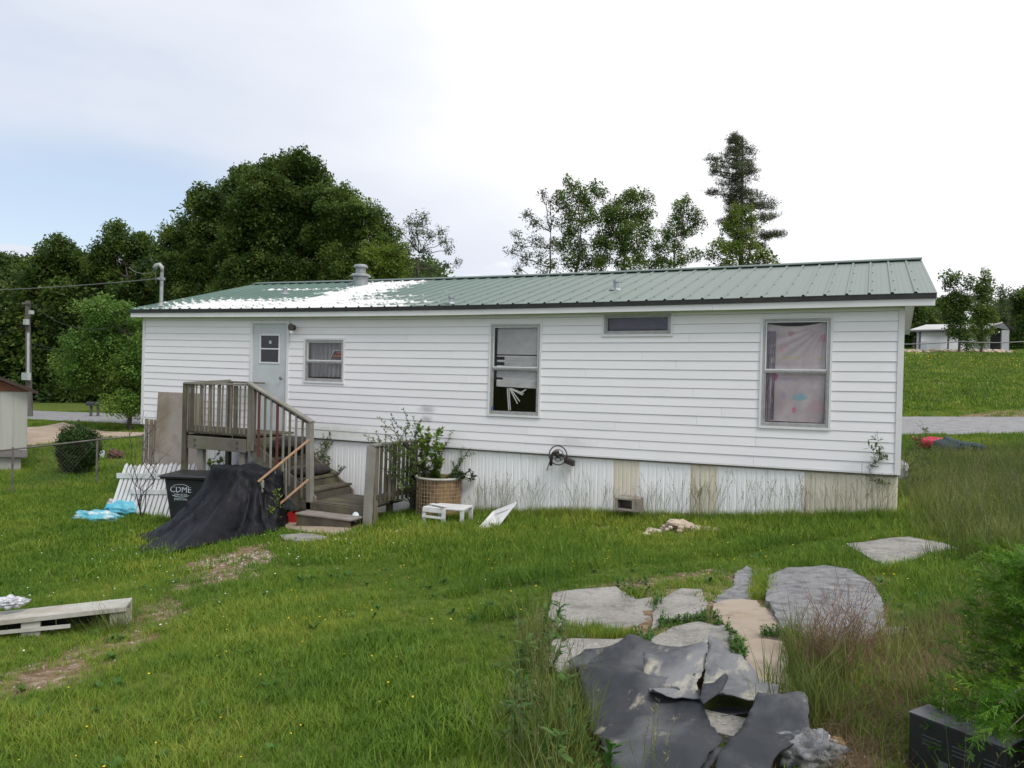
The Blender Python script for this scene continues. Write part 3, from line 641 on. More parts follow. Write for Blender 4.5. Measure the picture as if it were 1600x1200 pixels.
def sagline(a,b,s,n=16): a=Vector(a);b=Vector(b); return [a.lerp(b,i/n)-Vector((0,0,s*4*(i/n)*(1-i/n))) for i in range(n+1)]
e=at(-260,438,36)
c_=MB().tube(sagline((mx_-.13,.03,mz+.60),e,.35,30),.011,5).tube(sagline((mx_-.12,.0,mz+.8),(mx_-.5,-.1,mz+.72),.05,8)+sagline((mx_-.5,-.1,mz+.72),(mx_-.7,-.2,mz+.84),.03,5)[1:],.006,4).tube(sagline((mx_-.15,.0,mz+.8),(mx_-.14,.03,mz+.5),-.0,5),.006,4)
tag(c_.build('service_cable',wg),'grey service cable running left from the mast on the roof','cable')
CR=[]   # footprints to keep grass off
# ================= things in and at the windows =================
def curtain(name,x0,x1,z0,z1,y,m,folds,amp,parent=None,seed=1,**k):
    rn=random.Random(seed); nx,nz=60,16; v=[];f=[]; ph=[rn.uniform(0,6) for _ in range(4)]
    for j in range(nz+1):
        t=j/nz
        for i in range(nx+1):
            u=i/nx; v.append((x0+(x1-x0)*u,y+amp*(math.sin(u*folds*6.28+ph[0]+.8*math.sin(u*9+ph[1]))*(.6+.4*t)+.4*math.sin(u*folds*13+t*2+ph[2])),z1+(z0-z1)*t))
    for j in range(nz):
        for i in range(nx): a=j*(nx+1)+i; f.append((a,a+1,a+nx+2,a+nx+1))
    return MB().add(v,f).build(name,m,parent,smooth=True,**k)
cg=mat('grey_sheer_curtain',(.34,.34,.34),(.26,.26,.26),rough=.9,scale=4,stretch=(6,1,.3),trans=.2)
curtain('curtain',4.45,4.84,1.1,1.8,.10,cg,4,.018,label='grey gathered curtain behind the left pane of the small window by the door',cat='curtain')
curtain('curtain',4.84,5.26,1.1,1.8,.13,mat('white_swept_curtain',(.52,.52,.52),(.42,.42,.42),rough=.9,trans=.2),3.4,.03,seed=5,label='paler curtain swept to the right in the small window by the door',cat='curtain')
def text(body,loc,size,m,parent,rot,name,ext=.0004,align='CENTER',bold=.0,sx=1):
    c=bpy.data.curves.new(name,'FONT'); c.body=body; c.size=size; c.align_x=align; c.align_y='CENTER'; c.extrude=ext; c.offset=bold; c.resolution_u=2
    o=bpy.data.objects.new(name,c); dg=None; COL.objects.link(o); bpy.context.view_layer.update()
    me=bpy.data.meshes.new_from_object(o.evaluated_get(bpy.context.evaluated_depsgraph_get())); COL.objects.unlink(o); bpy.data.objects.remove(o)
    Mx=Matrix.Translation(Vector(loc)-org(parent))@rot.to_4x4()@Matrix.Diagonal((sx,1,1,1)); me.transform(Mx); me.materials.clear(); me.materials.append(m)
    o=bpy.data.objects.new(name,me); COL.objects.link(o); o.parent=parent; return o
RXZ=Matrix(((1,0,0),(0,0,-1),(0,1,0)))      # text stood up in the XZ plane facing -Y
s0=wall(516,546); s1=wall(536,558); sx0,sx1=4.98,5.245; sz0,sz1=1.455,1.60
sg=thing('warning_sign',((sx0+sx1)/2,.03,sz0),'black and orange warning sign leaning in the small window by the door','sign')
MB().add([(sx0,.024,sz0),(sx1,.024,sz0),(sx1,.024,sz1),(sx0+.07,.024,sz1),(sx0,.028,sz0),(sx1,.028,sz0),(sx1,.028,sz1),(sx0+.07,.028,sz1)],[(0,1,2,3),(7,6,5,4),(0,1,5,4),(1,2,6,5),(2,3,7,6),(3,0,4,7)]).build('sign_board',mat('sign_black',(.012,.011,.012),rough=.5),sg)
MB().beam((sx0-.004,.026,sz0),(sx0+.068,.026,sz1+.004),.006,.01,(1,0,0)).beam((sx0+.068,.026,sz1+.005),(sx1,.026,sz1+.005),.006,.008).build('white_edge',mat('paper_white',(.7,.7,.7)),sg)
org_m=mat('sign_orange',(.75,.13,.03),rough=.5)
text('NO',((sx0+sx1)/2+.05,.0225,sz0+.105),.06,org_m,sg,RXZ,'lettering',bold=.001); text('TRESPASSING',((sx0+sx1)/2+.015,.0225,sz0+.043),.052,org_m,sg,RXZ,'lettering',bold=.001,sx=.62)
# venetian blind in the tall middle window
bm_=mat('cream_blind_slat',(.80,.82,.80),(.70,.73,.70),rough=.55,scale=8,objrand=.05)
bx0,bx1=8.47,9.20; bl=thing('venetian_blind',(8.83,.05,.7),'broken pale venetian blind hanging crooked in the tall middle window','blind')
top=2.05; mb=MB(); rnb=random.Random(8); z=top; low=1.03
MB().box(bx0,bx1,.035,.07,top,top+.035).build('headrail',bm_,bl)
while z>low:
    t=(top-z)/(top-low); x0_,x1_=bx0,bx1
    if .50<t<.55 or .60<t<.64: x0_=bx0+.14
    if .855<t<.885: x0_=bx0+.12
    if .47<t<.492: z-=.022; continue
    d=.02*t*math.sin(z*9)*.6-.02*t; h=.0075 if t<.85 else .011
    mb.add([(x0_,.050,z),(x1_,.050,z+d),(x1_,.040,z+d-h*2.0),(x0_,.034,z-h*2.0)],[(0,1,2,3)]); z-=.0185
mb.build('slat_stack',bm_,bl,kind='stuff',solid=.001)
for a,b in (((.20,1.0),(.24,.62)),((.23,1.0),(.27,.63)),((.24,1.0),(.40,.74)),((.25,1.0),(.44,.78)),((.26,.99),(.49,.89)),((.27,.995),(.51,.915)),((.44,.925),(.55,.985))):
    MB().beam((bx0+a[0],.05,a[1]),(bx0+b[0],.045,b[1]),.018,.002,(0,1,0)).build('loose_slat',bm_,bl)
MB().box(8.42,8.455,-.03,-.02,.64,.67).build('clip',mat('blue_plastic_clip',(.03,.10,.4)),bl)
# plastic sheeting over a printed cloth in the right-hand window
def printcloth():
    m=mat('printed_pink_grey_cloth',(.50,.44,.455),(.66,.60,.62),rough=.6,scale=2.2,bump=.2,layers=[((.42,.40,.46),6,.5,.7,(1,1,1),.5),((.62,.40,.44),9,.6,.72,(1,1,1),.5)])
    nt=m.node_tree; N=nt.nodes.new; Lk=nt.links.new; b=nt.nodes['Principled BSDF']; src=b.inputs['Base Color'].links[0].from_socket; g=N('ShaderNodeNewGeometry'); nz=N('ShaderNodeTexNoise'); nz.inputs['Scale'].default_value=22; Lk(g.outputs['Position'],nz.inputs[0])
    for (px,py,rx,rz_,col,k) in [(1236,521,.05,.05,(.6,.25,.3),.6),(1221,546,.04,.04,(.62,.3,.34),.6),(1228,541,.03,.03,(.6,.35,.38),.5),(1288,528,.06,.06,(.6,.2,.28),.6),(1235,559,.17,.018,(.6,.55,.25),.7),(1284,560,.1,.015,(.6,.55,.25),.7),(1209,588,.05,.07,(.55,.08,.2),.85),
        (1232,592,.16,.03,(.42,.38,.55),.5),(1247,621,.10,.06,(.25,.50,.58),.75),(1256,620,.06,.05,(.25,.5,.58),.6),(1240,641,.035,.045,(.65,.18,.28),.75),(1277,636,.14,.09,(.6,.4,.47),.6),(1223,618,.03,.05,(.4,.36,.55),.5),(1269,600,.04,.04,(.55,.45,.47),.4)]:
        c=wall(px,py); mp=N('ShaderNodeVectorMath'); mp.operation='SUBTRACT'; Lk(g.outputs['Position'],mp.inputs[0]); mp.inputs[1].default_value=(c[0],.04,c[1])
        dv=N('ShaderNodeVectorMath'); dv.operation='DIVIDE'; Lk(mp.outputs[0],dv.inputs[0]); dv.inputs[1].default_value=(rx,1,rz_); ln=N('ShaderNodeVectorMath'); ln.operation='LENGTH'; Lk(dv.outputs[0],ln.inputs[0])
        a=N('ShaderNodeMath'); a.operation='ADD'; Lk(ln.outputs['Value'],a.inputs[0]); Lk(nz.outputs[0],a.inputs[1])
        r=N('ShaderNodeMapRange'); Lk(a.outputs[0],r.inputs[0]); r.inputs[1].default_value=1.55; r.inputs[2].default_value=1.25; r.inputs[3].default_value=0; r.inputs[4].default_value=k
        x=N('ShaderNodeMixRGB'); Lk(r.outputs[0],x.inputs[0]); Lk(src,x.inputs[1]); x.inputs[2].default_value=(*col,1); src=x.outputs[0]
    Lk(src,b.inputs['Base Color']); return m
v=[];nx,nz=50,60
for j in range(nz+1):
    for i in range(nx+1):
        u=i/nx;t=j/nz; r=math.hypot((1-u)*.8,t*1.5); a=math.atan2(t*1.5,(1-u)*.8+1e-6)
        y=.045+.012*math.sin(a*26)*math.exp(-((r-.4)/.45)**2)+.006*math.sin(u*21+t*5)+.02*math.exp(-((t-.42)/.02)**2)*.3; zt=2.085-.05*math.sin(math.pi*u)*1.0-.03*(1-u); v.append((12.86+.80*u,y,zt+(.64-zt)*t))
sh=MB().add(v,[(j*(nx+1)+i,j*(nx+1)+i+1,(j+1)*(nx+1)+i+1,(j+1)*(nx+1)+i) for j in range(nz) for i in range(nx)]).build('window_sheet',printcloth(),smooth=True)
tag(sh,'faded pink and grey printed sheet pinned up inside the tall right-hand window','sheet')
curtain('curtain',12.86,12.98,.66,1.95,.03,mat('lilac_side_curtain',(.30,.27,.32),(.2,.18,.22),scale=14),1.5,.012,seed=3,label='narrow dark lilac curtain edge at the left side of the right-hand window',cat='curtain')
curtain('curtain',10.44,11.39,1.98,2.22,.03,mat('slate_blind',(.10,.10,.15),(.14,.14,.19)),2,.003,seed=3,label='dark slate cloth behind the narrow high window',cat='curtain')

# ================= timber deck and stairs =================
def woodmat(name,a,b,alg=.5,or_=.12,**k):
    return mat(name,a,b,rough=.85,scale=3,stretch=(1,1,1),objrand=or_,layers=[((.13,.14,.06),2.2,.48,.7,(1,1,1),alg),((.07,.055,.045),9,.6,.8,(1,1,.25),.5)],bump=.35,bscale=45,**k)
wd=woodmat('weathered_deck_timber',(.135,.12,.10),(.20,.18,.155),.7); wl=woodmat('pale_grey_timber',(.26,.25,.225),(.19,.18,.16),.35); wdk=woodmat('dark_damp_timber',(.06,.05,.038),(.10,.088,.065),.7); wr=mat('red_brown_paint',(.14,.025,.02),(.09,.04,.03),rough=.7,scale=12)
YF=-1.2; dk=thing('timber_deck_stairs',(4.6,-.7,-1.6),'weathered timber deck with pickets and stairs leading up to the door','porch')
def B(name,p,q,w,h,m=wd,up=(0,0,1),par=None): return MB().beam(p,q,w,h,up).build(name,m,par or dk,bevel=.004)
X0,X1=2.60,4.20
for i in range(8):   # deck boards run along x
    y=-1.16+i*.145; B('deck_board',(X0,y,.015),(X1+.03,y,.015),.138,.035,wdk)
B('beam',(X0+.12,YF-.03,-.17),(X1-.06,YF-.03,-.17),.05,.235); B('beam',(X0+.1,-.1,-.14),(X1,-.1,-.14),.04,.19)
B('rim_joist',(X1,YF+.0,-.14),(X1,-.1,-.14),.04,.21); B('rim_joist',(X0,YF,-.14),(X0,-.1,-.14),.04,.21)
B('bottom_rail',(X0+.03,YF-.0,.1),(X1-.1,YF-.0,.1),.04,.09); B('top_rail',(X0,YF-.01,.925),(X1+.04,YF-.01,.93),.11,.035,wl); B('top_rail',(X0,YF+.02,.90),(X0,-.1,.955),.04,.09)
B('top_rail',(X0+.05,-.14,.955),(X0+.9,-.14,.95),.09,.03)
gl=lambda x,y: float(gz(x,y)[0])-.08
B('post',(X0,YF,gl(X0,YF)),(X0,YF,.93),.09,.09,wdk,(0,1,0)); B('post',(X1+.02,YF,-.26),(X1+.02,YF,.93),.13,.09,wd,(0,1,0)); 
B('post',(2.97,YF+.05,gl(3,YF)),(2.97,YF+.05,-.29),.14,.09,wl,(0,1,0)); B('post',(4.0,YF+.05,gl(4,YF)),(4.0,YF+.05,-.27),.12,.09,wl,(0,1,0)); B('post',(X0+.05,-.16,gl(X0,-.2)),(X0+.05,-.16,.95),.09,.09,wdk,(0,1,0))
for i,x in enumerate(np.arange(X0+.09,X1-.05,.107)):
    wide=i in (1,11); xx=x+random.uniform(-.006,.006); B('baluster',(xx+random.uniform(-.012,.012),YF-.035,.03),(xx,YF-.035,.905),.10 if wide else .032,.02,wdk if wide else wd,(0,1,0))
for i in range(4): y=-1.0+i*.22; B('baluster',(X0-.03,y,.0),(X0-.03,y,.9),.038,.03,wd,(1,0,0))
# stair: risers face +x, width along y
ST=[(4.24,-.19),(4.52,-.37),(4.80,-.55),(5.08,-.70),(5.36,-.86)]
for i,(x,z) in enumerate(ST):
    B('tread',(x+.14,-1.17,z),(x+.14,-.14,z+.01),.31,.04,wdk,(0,0,1)); B('riser',(x+.27,-1.15,z-.10),(x+.27,-.16,z-.10),.022,.155,wdk,(0,0,1))
for y in (YF+.02,-.13):
    MB().add([(x,y+d,z) for d in (-.02,.02) for x,z in ((4.2,-.05),(4.2,-.34),(5.35,-1.22),(5.68,-1.22),(5.68,-.95))],[(0,1,2,3,4),(9,8,7,6,5)]+[(k,(k+1)%5,5+(k+1)%5,5+k) for k in range(5)]).build('stringer',wd,dk,bevel=.003)
B('newel_post',(5.60,YF-.02,gl(5.6,YF)),(5.54,YF-.02,.31),.10,.10,wl,(0,1,0))
B('stair_rail',(4.16,YF-.02,.965),(5.60,YF-.02,.33),.12,.035,wl,(0,0,1)); B('stair_rail',(4.2,YF+.0,.91),(5.5,YF+.0,.32),.03,.08,wd,(0,0,1))
for i,x in enumerate(np.linspace(4.30,5.42,9)):
    zt=.93-(x-4.2)*.448; zb=-.18-(x-4.2)*.66; B('baluster',(x,YF-.05,zb),(x-.01,YF-.05,zt),.045 if i in (1,4) else .036,.03,wr if i in (1,4) else (wl if i%2 else wd),(0,1,0))
# landing and bottom step
for k,y in enumerate((-1.17,-1.02,-.87,-.72,-.57,-.42,-.27)): B('landing_board',(5.42,y,-1.04),(6.80,y,-1.04),.142,.035,wdk)
B('landing_fascia',(5.42,-1.255,-1.10),(6.80,-1.255,-1.11),.03,.13,wdk)
MB().box(5.60,6.74,-1.62,-1.28,-1.20,-1.165).build('tread',woodmat('rotten_step',(.20,.17,.15),(.28,.26,.24),.2),dk,bevel=.008); MB().box(5.62,6.70,-1.60,-1.57,-1.42,-1.20).build('riser',wdk,dk)
for x in (5.5,6.1,6.7): B('post',(x,-1.1,gl(x,-1.1)),(x,-1.1,-1.06),.09,.09,wdk,(0,1,0))
# bolts on the front beam
for x in (2.92,3.95):
    for z in (-.12,-.22): MB().lathe([(.0,-.012),(.014,-.012),(.014,.0),(.0,.0)],(0,0,0),8).build('bolt',black,dk,warp=lambda v,x=x,z=z:Vector((x+v.x,YF-.062+v.z,z+v.y)))
# right-hand guard of the landing
gd=thing('landing_guard',(6.9,-.75,-1.4),'grey timber guard of dark pickets right of the stairs, thick pale front post','railing')
B('post',(6.83,-1.30,-1.36),(6.86,-1.27,.0),.15,.06,wl,(0,1,0),gd); B('post',(7.0,-.18,-1.25),(7.02,-.2,.02),.09,.09,wdk,(0,1,0),gd); B('top_rail',(6.88,-1.3,.01),(7.02,-.15,.03),.14,.035,wl,(0,0,1),gd); B('bottom_rail',(6.9,-1.25,-.86),(7.0,-.2,-.84),.04,.09,wdk,(0,0,1),gd)
for i,t in enumerate(np.linspace(.05,.95,9)): 
    x=6.90+.12*t;y=-1.24+1.0*t; B('baluster',(x,y,-.95 if i else -1.3),(x+.01,y,-.01),.10 if i in(0,4,8) else .055,.03,wdk if i%3 else wd,(1,0,0),gd)
MB().beam((7.05,-.6,.03),(7.35,-.25,-.62),.11,.035).build('loose_brace',wdk,gd,bevel=.004)
MB().box(6.72,6.80,-.6,-.5,-1.3,-.55).build('short_post',wdk,gd)
# slender copper-brown handrail in front of the stairs
cop=mat('orange_brown_rail_timber',(.42,.24,.13),(.32,.20,.12),rough=.6,scale=9,layers=[((.5,.42,.34),14,.55,.75,(1,1,1),.5)])
hr=thing('slim_handrail',(5.2,-1.6,-1.5),'slim orange-brown double handrail slanting down in front of the stairs','handrail')
def rel(px,py,d): return Vector(at(px,py,d))
fp=rel(410,748,12.55); rp=rel(483,687,13.0); fl_=rel(413,808,12.55); rl=rel(482,749,13.0)
B('upper_rail',rel(403,753,12.5),rp,.045,.03,cop,(0,0,1),hr); B('lower_rail',fl_,rl,.035,.03,cop,(0,0,1),hr)
g_=ground(410,829); B('post',(fp.x,fp.y,g_[2]-.1),fp-Vector((0,0,.02)),.05,.04,wl,(1,0,0),hr)
for a,b in (((430,736),(430,795)),((447,718),(447,778)),): B('baluster',rel(*b,12.7),rel(*a,12.7),.018,.018,wl,(1,0,0),hr)
# dark runner bundled on the stairs
rug=mat('soaked_black_carpet',(.018,.017,.018),(.04,.037,.035),rough=.95,scale=9,bump=.5)
for (c,rx,ry,rz_,lb) in (((4.62,-.62,-.14),.30,.50,.13,'bundled black carpet on the upper stairs behind the pickets'),((5.14,-.62,-.60),.17,.50,.10,'rolled black carpet lying on the middle tread beside the newel post')):
    tag(MB().blob(c,rx,ry,rz_,seed=int(rx*100),amp=.14,nu=24,nv=14).build('rolled_carpet',rug,smooth=True),lb,'carpet')

# ================= yard clutter =================
# black tarp over a grill
def tarp():
    c=Vector(at(386,760,12.85)); top=c.z+.32; foot=[(-170,228,868,None)]
    cx,cy=c.x,c.y; out=[ground(*p) for p in [(464,797),(452,802),(438,811),(425,828),(400,842),(370,846),(335,855),(300,862),(262,870),(228,868),(236,852),(262,822)]]
    back=[(cx-.75,cy+.35),(cx-.35,cy+.62),(cx+.30,cy+.75)]
    P=[(o[0],o[1]) for o in out]+back; A=sorted([(math.atan2(y-cy,x-cx),math.hypot(x-cx,y-cy)) for x,y in P]); 
    def rb(a):
        for i in range(len(A)):
            a0,r0=A[i];a1,r1=A[(i+1)%len(A)]; 
            if i==len(A)-1: a1+=2*math.pi
            aa=a if a>=a0 or i<len(A)-1 else a+2*math.pi
            if a0<=aa<=a1: t=(aa-a0)/(a1-a0+1e-9); return r0+(r1-r0)*t
        return A[0][1]
    n=180;m=46;v=[];f=[]; ax=math.atan2(_R[1],_R[0])
    for j in range(m+1):
        t=j/m
        for i in range(n):
            a=-math.pi+2*math.pi*i/n; R1=rb(a); u=a-ax; r0=1/math.sqrt((math.cos(u)/.60)**2+(math.sin(u)/.30)**2)
            if t<.3: r=r0*t/.3; z=top-.02+.03*math.sin(3*a+1)*t-.05*(math.cos(u)*r/.6)*1.0+.09*math.exp(-((r*math.cos(u)-.05)/.16)**2-((r*math.sin(u))/.3)**2)
            else:
                s=(t-.3)/.7; r=r0+(R1-r0)*(s**1.45 if R1>r0*1.6 else s); 
                fold=((abs(math.sin(a*3.1+1.5*math.sin(a*1.7+s*2)))**.6-.5)*1.3+math.sin(a*7+4*s+2*math.sin(a*3))*.35+math.sin(a*15+2+5*s)*.12)*.06*min(1,s*2.5)*(1+.4*(R1>.9))*(1-.75*max(0,s-.8)/.2)
                r+=fold; zt=top-.05*math.cos(u)*(r0/.6)-.015; X=cx+r*math.cos(a);Y=cy+r*math.sin(a); zg=float(gz(X,Y)[0])+.05+.02*math.sin(a*9)
                z=zt+(zg-zt)*(1-(1-s)**1.7 if R1>.95 else s**.9)
                if s>.93: z=zg
            rd=(1-abs(math.sin(a*5.3+z*6+1.3*math.sin(z*9+a))))**3*.045+(1-abs(math.sin(a*11-z*13+2*math.sin(a*4))))**3*.022; r+=rd*min(1,max(0,(t-.2)*3)); X=cx+r*math.cos(a);Y=cy+r*math.sin(a); z+=.008*math.sin(X*31+Y*17)+.006*math.sin(X*53-Y*41); v.append((X,Y,z))
    for j in range(m):
        for i in range(n): f.append((j*n+i,j*n+(i+1)%n,(j+1)*n+(i+1)%n,(j+1)*n+i))
    o=MB().add(v,f).build('grill_cover',mat('black_vinyl_cover',(.007,.0075,.010),(.014,.0145,.018),rough=.5,scale=5,spec=.16,bump=.5,bscale=9,bdist=.03),smooth=True); tag(o,'crumpled black vinyl cover draped over a grill in front of the deck','grill cover')
    b=thing('grill',(cx,cy,float(gz(cx,cy)[0])),'boxy grill almost hidden under the black vinyl cover','grill'); dkm=mat('dark_grill_metal',(.03,.03,.03),rough=.5)
    MB().box(cx-.3,cx+.3,cy-.16,cy+.16,top-.5,top-.12).build('firebox',dkm,b,bevel=.01)
    for sx in (-.27,.27):
        for sy in (-.13,.13): MB().tube([(cx+sx,cy+sy,float(gz(cx,cy)[0])),(cx+sx,cy+sy,top-.5)],.018,6).build('leg',dkm,b)
tarp()
# wheeled bin
bc_=Vector(at(304,775,13.9)); gb=float(gz(bc_.x,bc_.y)[0]); bk=mat('black_bin_plastic',(.012,.013,.016),(.02,.021,.025),rough=.45,scale=6)
bn=thing('wheeled_bin',(bc_.x,bc_.y,gb),'black wheeled rubbish bin with a pale printed emblem, behind the covered grill','bin')
ztop=1.157-(741-580)/1204.6*13.9
def frust(x0,x1,y0,y1,z0,X0,X1,Y0,Y1,z1,R,c):
    v=[(x0,y0,z0),(x1,y0,z0),(x1,y1,z0),(x0,y1,z0),(X0,Y0,z1),(X1,Y0,z1),(X1,Y1,z1),(X0,Y1,z1)]; v=[Vector(c)+R@Vector((a,b,0))+Vector((0,0,z)) for a,b,z in v]
    return v,[(0,3,2,1),(4,5,6,7),(0,1,5,4),(1,2,6,5),(2,3,7,6),(3,0,4,7)]
RB=Matrix.Rotation(math.atan2(_R[1],_R[0])-.06,3,'Z'); c0=(bc_.x+.02,bc_.y,0); hb=ztop-.05
MB().add(*frust(-.28,.36,-.30,.26,gb,-.40,.44,-.36,.34,hb,RB,c0)).build('bin_body',bk,bn,bevel=.02); MB().add(*frust(-.46,.48,-.40,.38,hb,-.46,.48,-.40,.38,hb+.035,RB,c0)).build('rim',bk,bn,bevel=.008)
MB().add(*frust(-.50,.52,-.44,.42,hb+.037,-.44,.46,-.38,.36,hb+.075,RB,c0)).build('lid',bk,bn,bevel=.01)
for sx in (-.25,.3): MB().tube([Vector(c0)+RB@Vector((sx,.30,0))+Vector((0,0,gb+.1)),Vector(c0)+RB@Vector((sx+.05,.30,0))+Vector((0,0,gb+.1))],.1,14).build('wheel',bk,bn)
em=mat('pale_print',(.40,.46,.50),rough=.6); tl=math.atan2(.06,hb-gb); RT=RB@RXZ@Matrix.Identity(3); RTt=RB@Matrix.Rotation(-tl*.9,3,'X')@RXZ
fc=lambda sx,z:Vector(c0)+RB@Vector((sx,-.36+(hb-z)*(.06/(hb-gb))-.006,0))+Vector((0,0,z))
text('CDME',fc(-.10,hb-.19),.15,em,bn,RTt,'emblem_lettering',sx=.95); text('SERVICES',fc(-.10,hb-.28),.05,em,bn,RTt,'emblem_lettering',sx=1.2); text('DISPOSAL',fc(-.10,hb-.36),.055,em,bn,RTt,'emblem_lettering')
arc=MB()
for (ry,zc,a0,a1) in ((.075,hb-.17,20,160),(.05,hb-.27,200,340)):
    arc.tube([fc(-.10+.16*math.cos(math.radians(a)),zc+ry*math.sin(math.radians(a))) for a in np.linspace(a0,a1,14)],.005,4)
arc.build('emblem_arc',em,bn)
# collapsed white picket panels
pw=mat('white_picket_vinyl',(.74,.74,.76),(.62,.62,.62),rough=.5,scale=5,objrand=.04,layers=[((.4,.4,.33),6,.58,.8,(1,1,.5),.35)])
def picket(name,ax,ay,bx,by,n,h,lean,shear,z0,label,rails,pkw=.075):
    t=thing(name,((ax+bx)/2,(ay+by)/2,z0),label,'fence panel'); d=Vector((bx-ax,by-ay,0)).normalized(); nrm=Vector((-d.y,d.x,0)); Ln=math.hypot(bx-ax,by-ay)
    def P(u,hh,off=0):
        x=ax+(bx-ax)*u;y=ay+(by-ay)*u; zg=float(gz(x,y)[0]); return Vector((x,y,max(zg,z0-2)))+d*(shear*hh)+nrm*(hh*math.sin(lean)+off)+Vector((0,0,hh*math.cos(lean)+off*0))
    for i in range(n):
        u=(i+.5)/n; hh=h*random.uniform(.97,1.02); a=P(u,0,-.02);b=P(u,hh,-.02); mb=MB().beam(a,b,pkw,.02,tuple(nrm)); 
        ti=(b-a).normalized(); mb.add([b-d*pkw/2-nrm*.01,b+d*pkw/2-nrm*.01,b+ti*.05-nrm*.01,b-d*pkw/2+nrm*.01,b+d*pkw/2+nrm*.01,b+ti*.05+nrm*.01],[(0,1,2),(5,4,3),(0,2,5,3),(1,4,5,2)]); mb.build('picket',pw,t)
    for (hh,u0,u1,w_) in rails: MB().beam(P(u0,hh,-.05),P(u1,hh,-.05),.03,w_,(0,0,1)).build('rail',pw,t)
    return t
picket('picket_fence_panel',.50,-1.15,2.75,-.95,20,1.02,.28,.10,-1.75,'collapsed white picket fence panel leaning beside the bin, left of the deck legs',[(.80,-.03,1.0,.10),(.50,.18,1.0,.09)])
picket('picket_fence_panel',3.0,-.42,4.1,-.38,15,1.0,.12,.0,-1.6,'white picket fence panel standing in the shade under the deck',[(.8,0,1,.07),(.3,0,1,.07)],.035)
# plywood + fence boards at the left corner
a=wall(246,612,-.2); b=wall(292,612,-.3); pm=mat('stained_plywood',(.30,.26,.23),(.38,.34,.31),rough=.9,scale=1.6,layers=[((.17,.13,.07),1.6,.45,.65,(1,1,.6),.7),((.5,.48,.45),6,.6,.8,(1,1,1),.5)],bump=.2,bscale=30)
zt=a[1]; MB_=MB().beam((1.45,-.30,-1.75),(1.45,-.2,zt),1.22,.018,(0,1,0)); 
tag(MB_.build('plywood_sheet',pm,warp=lambda v:Vector((v.x-1.45+(a[0]+.64),v.y,v.z))),'water-stained plywood sheet leaning upright against the wall left of the deck','plywood sheet')
t=thing('wooden_fence_section',(.15,-.2,-1.8),'short brown wooden fence boards at the left corner of the home','fence')
for i,px in enumerate((229,236,243)):
    x_,z_=wall(px,654+i*1,-.12); MB().beam((x_,-.12,-1.85),(x_+.01,-.12,z_),.10,.02,(0,1,0)).build('board',woodmat('brown_fence_board',(.20,.15,.11),(.26,.21,.17),.2),t,bevel=.004)
# long white bench-like board, lower left
bw=mat('peeling_white_board',(.36,.35,.31),(.46,.455,.42),rough=.8,scale=4,objrand=.05,layers=[((.26,.21,.14),2.5,.5,.7,(1,1,1),.6),((.18,.17,.12),11,.62,.8,(1,1,1),.6)],bump=.2)
E_=Vector(ground(207,936,up=.20)); Wd=Vector(ground(-150,974,up=.20)); Fr=Vector(ground(208,950,up=.16)); ax_=(Wd-E_); ax_.z=0; ln=ax_.length; ax_.normalize(); nr=Vector((-ax_.y,ax_.x,0)); 
if nr.dot(Vector((CP[0],CP[1],0))-E_)<0: nr=-nr
wdt=.26; be=thing('low_plank_bench',tuple(E_+ax_*1.3-Vector((0,0,.3))),'long low plank bench with peeling white paint in the lower left grass','bench')
zt=E_.z; z2=Wd.z; bw=mat('peeling_white_board',(.42,.42,.38))
MB().beam(E_+nr*wdt/2,Vector((Wd.x,Wd.y,z2))+nr*wdt/2,wdt,.03).build('seat',bw,be,bevel=.004); MB().beam(E_+nr*(wdt+.012)-Vector((0,0,.012)),Vector((Wd.x,Wd.y,z2-.012))+nr*(wdt+.012),.022,.045).build('front_rail',bw,be,bevel=.003)
for u in (.06,ln*.42,ln*.93): 
    p=E_+ax_*u+nr*(wdt-.02); zz=zt+(z2-zt)*u/ln; MB().beam((p.x,p.y,float(gz(p.x,p.y)[0])-.04),(p.x,p.y,zz-.016),.15,.035,tuple(nr)).build('leg',bw,be)
    p=E_+ax_*u+nr*.03; MB().beam((p.x,p.y,float(gz(p.x,p.y)[0])-.04),(p.x,p.y,zz-.016),.12,.035,tuple(nr)).build('leg',bw,be)
MB().beam(E_+ax_*.45+nr*(wdt+.01)-Vector((0,0,.14)),E_+ax_*1.1+nr*(wdt+.01)-Vector((0,0,.17)),.02,.03).build('stretcher',bw,be)
for k in range(3): a_=E_+ax_*(.05+ln*.31*k)+nr*.10; b_=E_+ax_*(.04+ln*.31*(k+1))+nr*.10; MB().beam((a_.x,a_.y,zt+(z2-zt)*.31*k-.085),(b_.x,b_.y,zt+(z2-zt)*.31*(k+1)-.085),.02,.13).build('shade_board',mat('black_painted_shade',(.008,.008,.008)),be)  # added black boards stand in for the shade beneath the seat
CR.append(gpoly([(-60,968),(60,962),(190,948),(200,962),(120,978),(-60,1004)]))
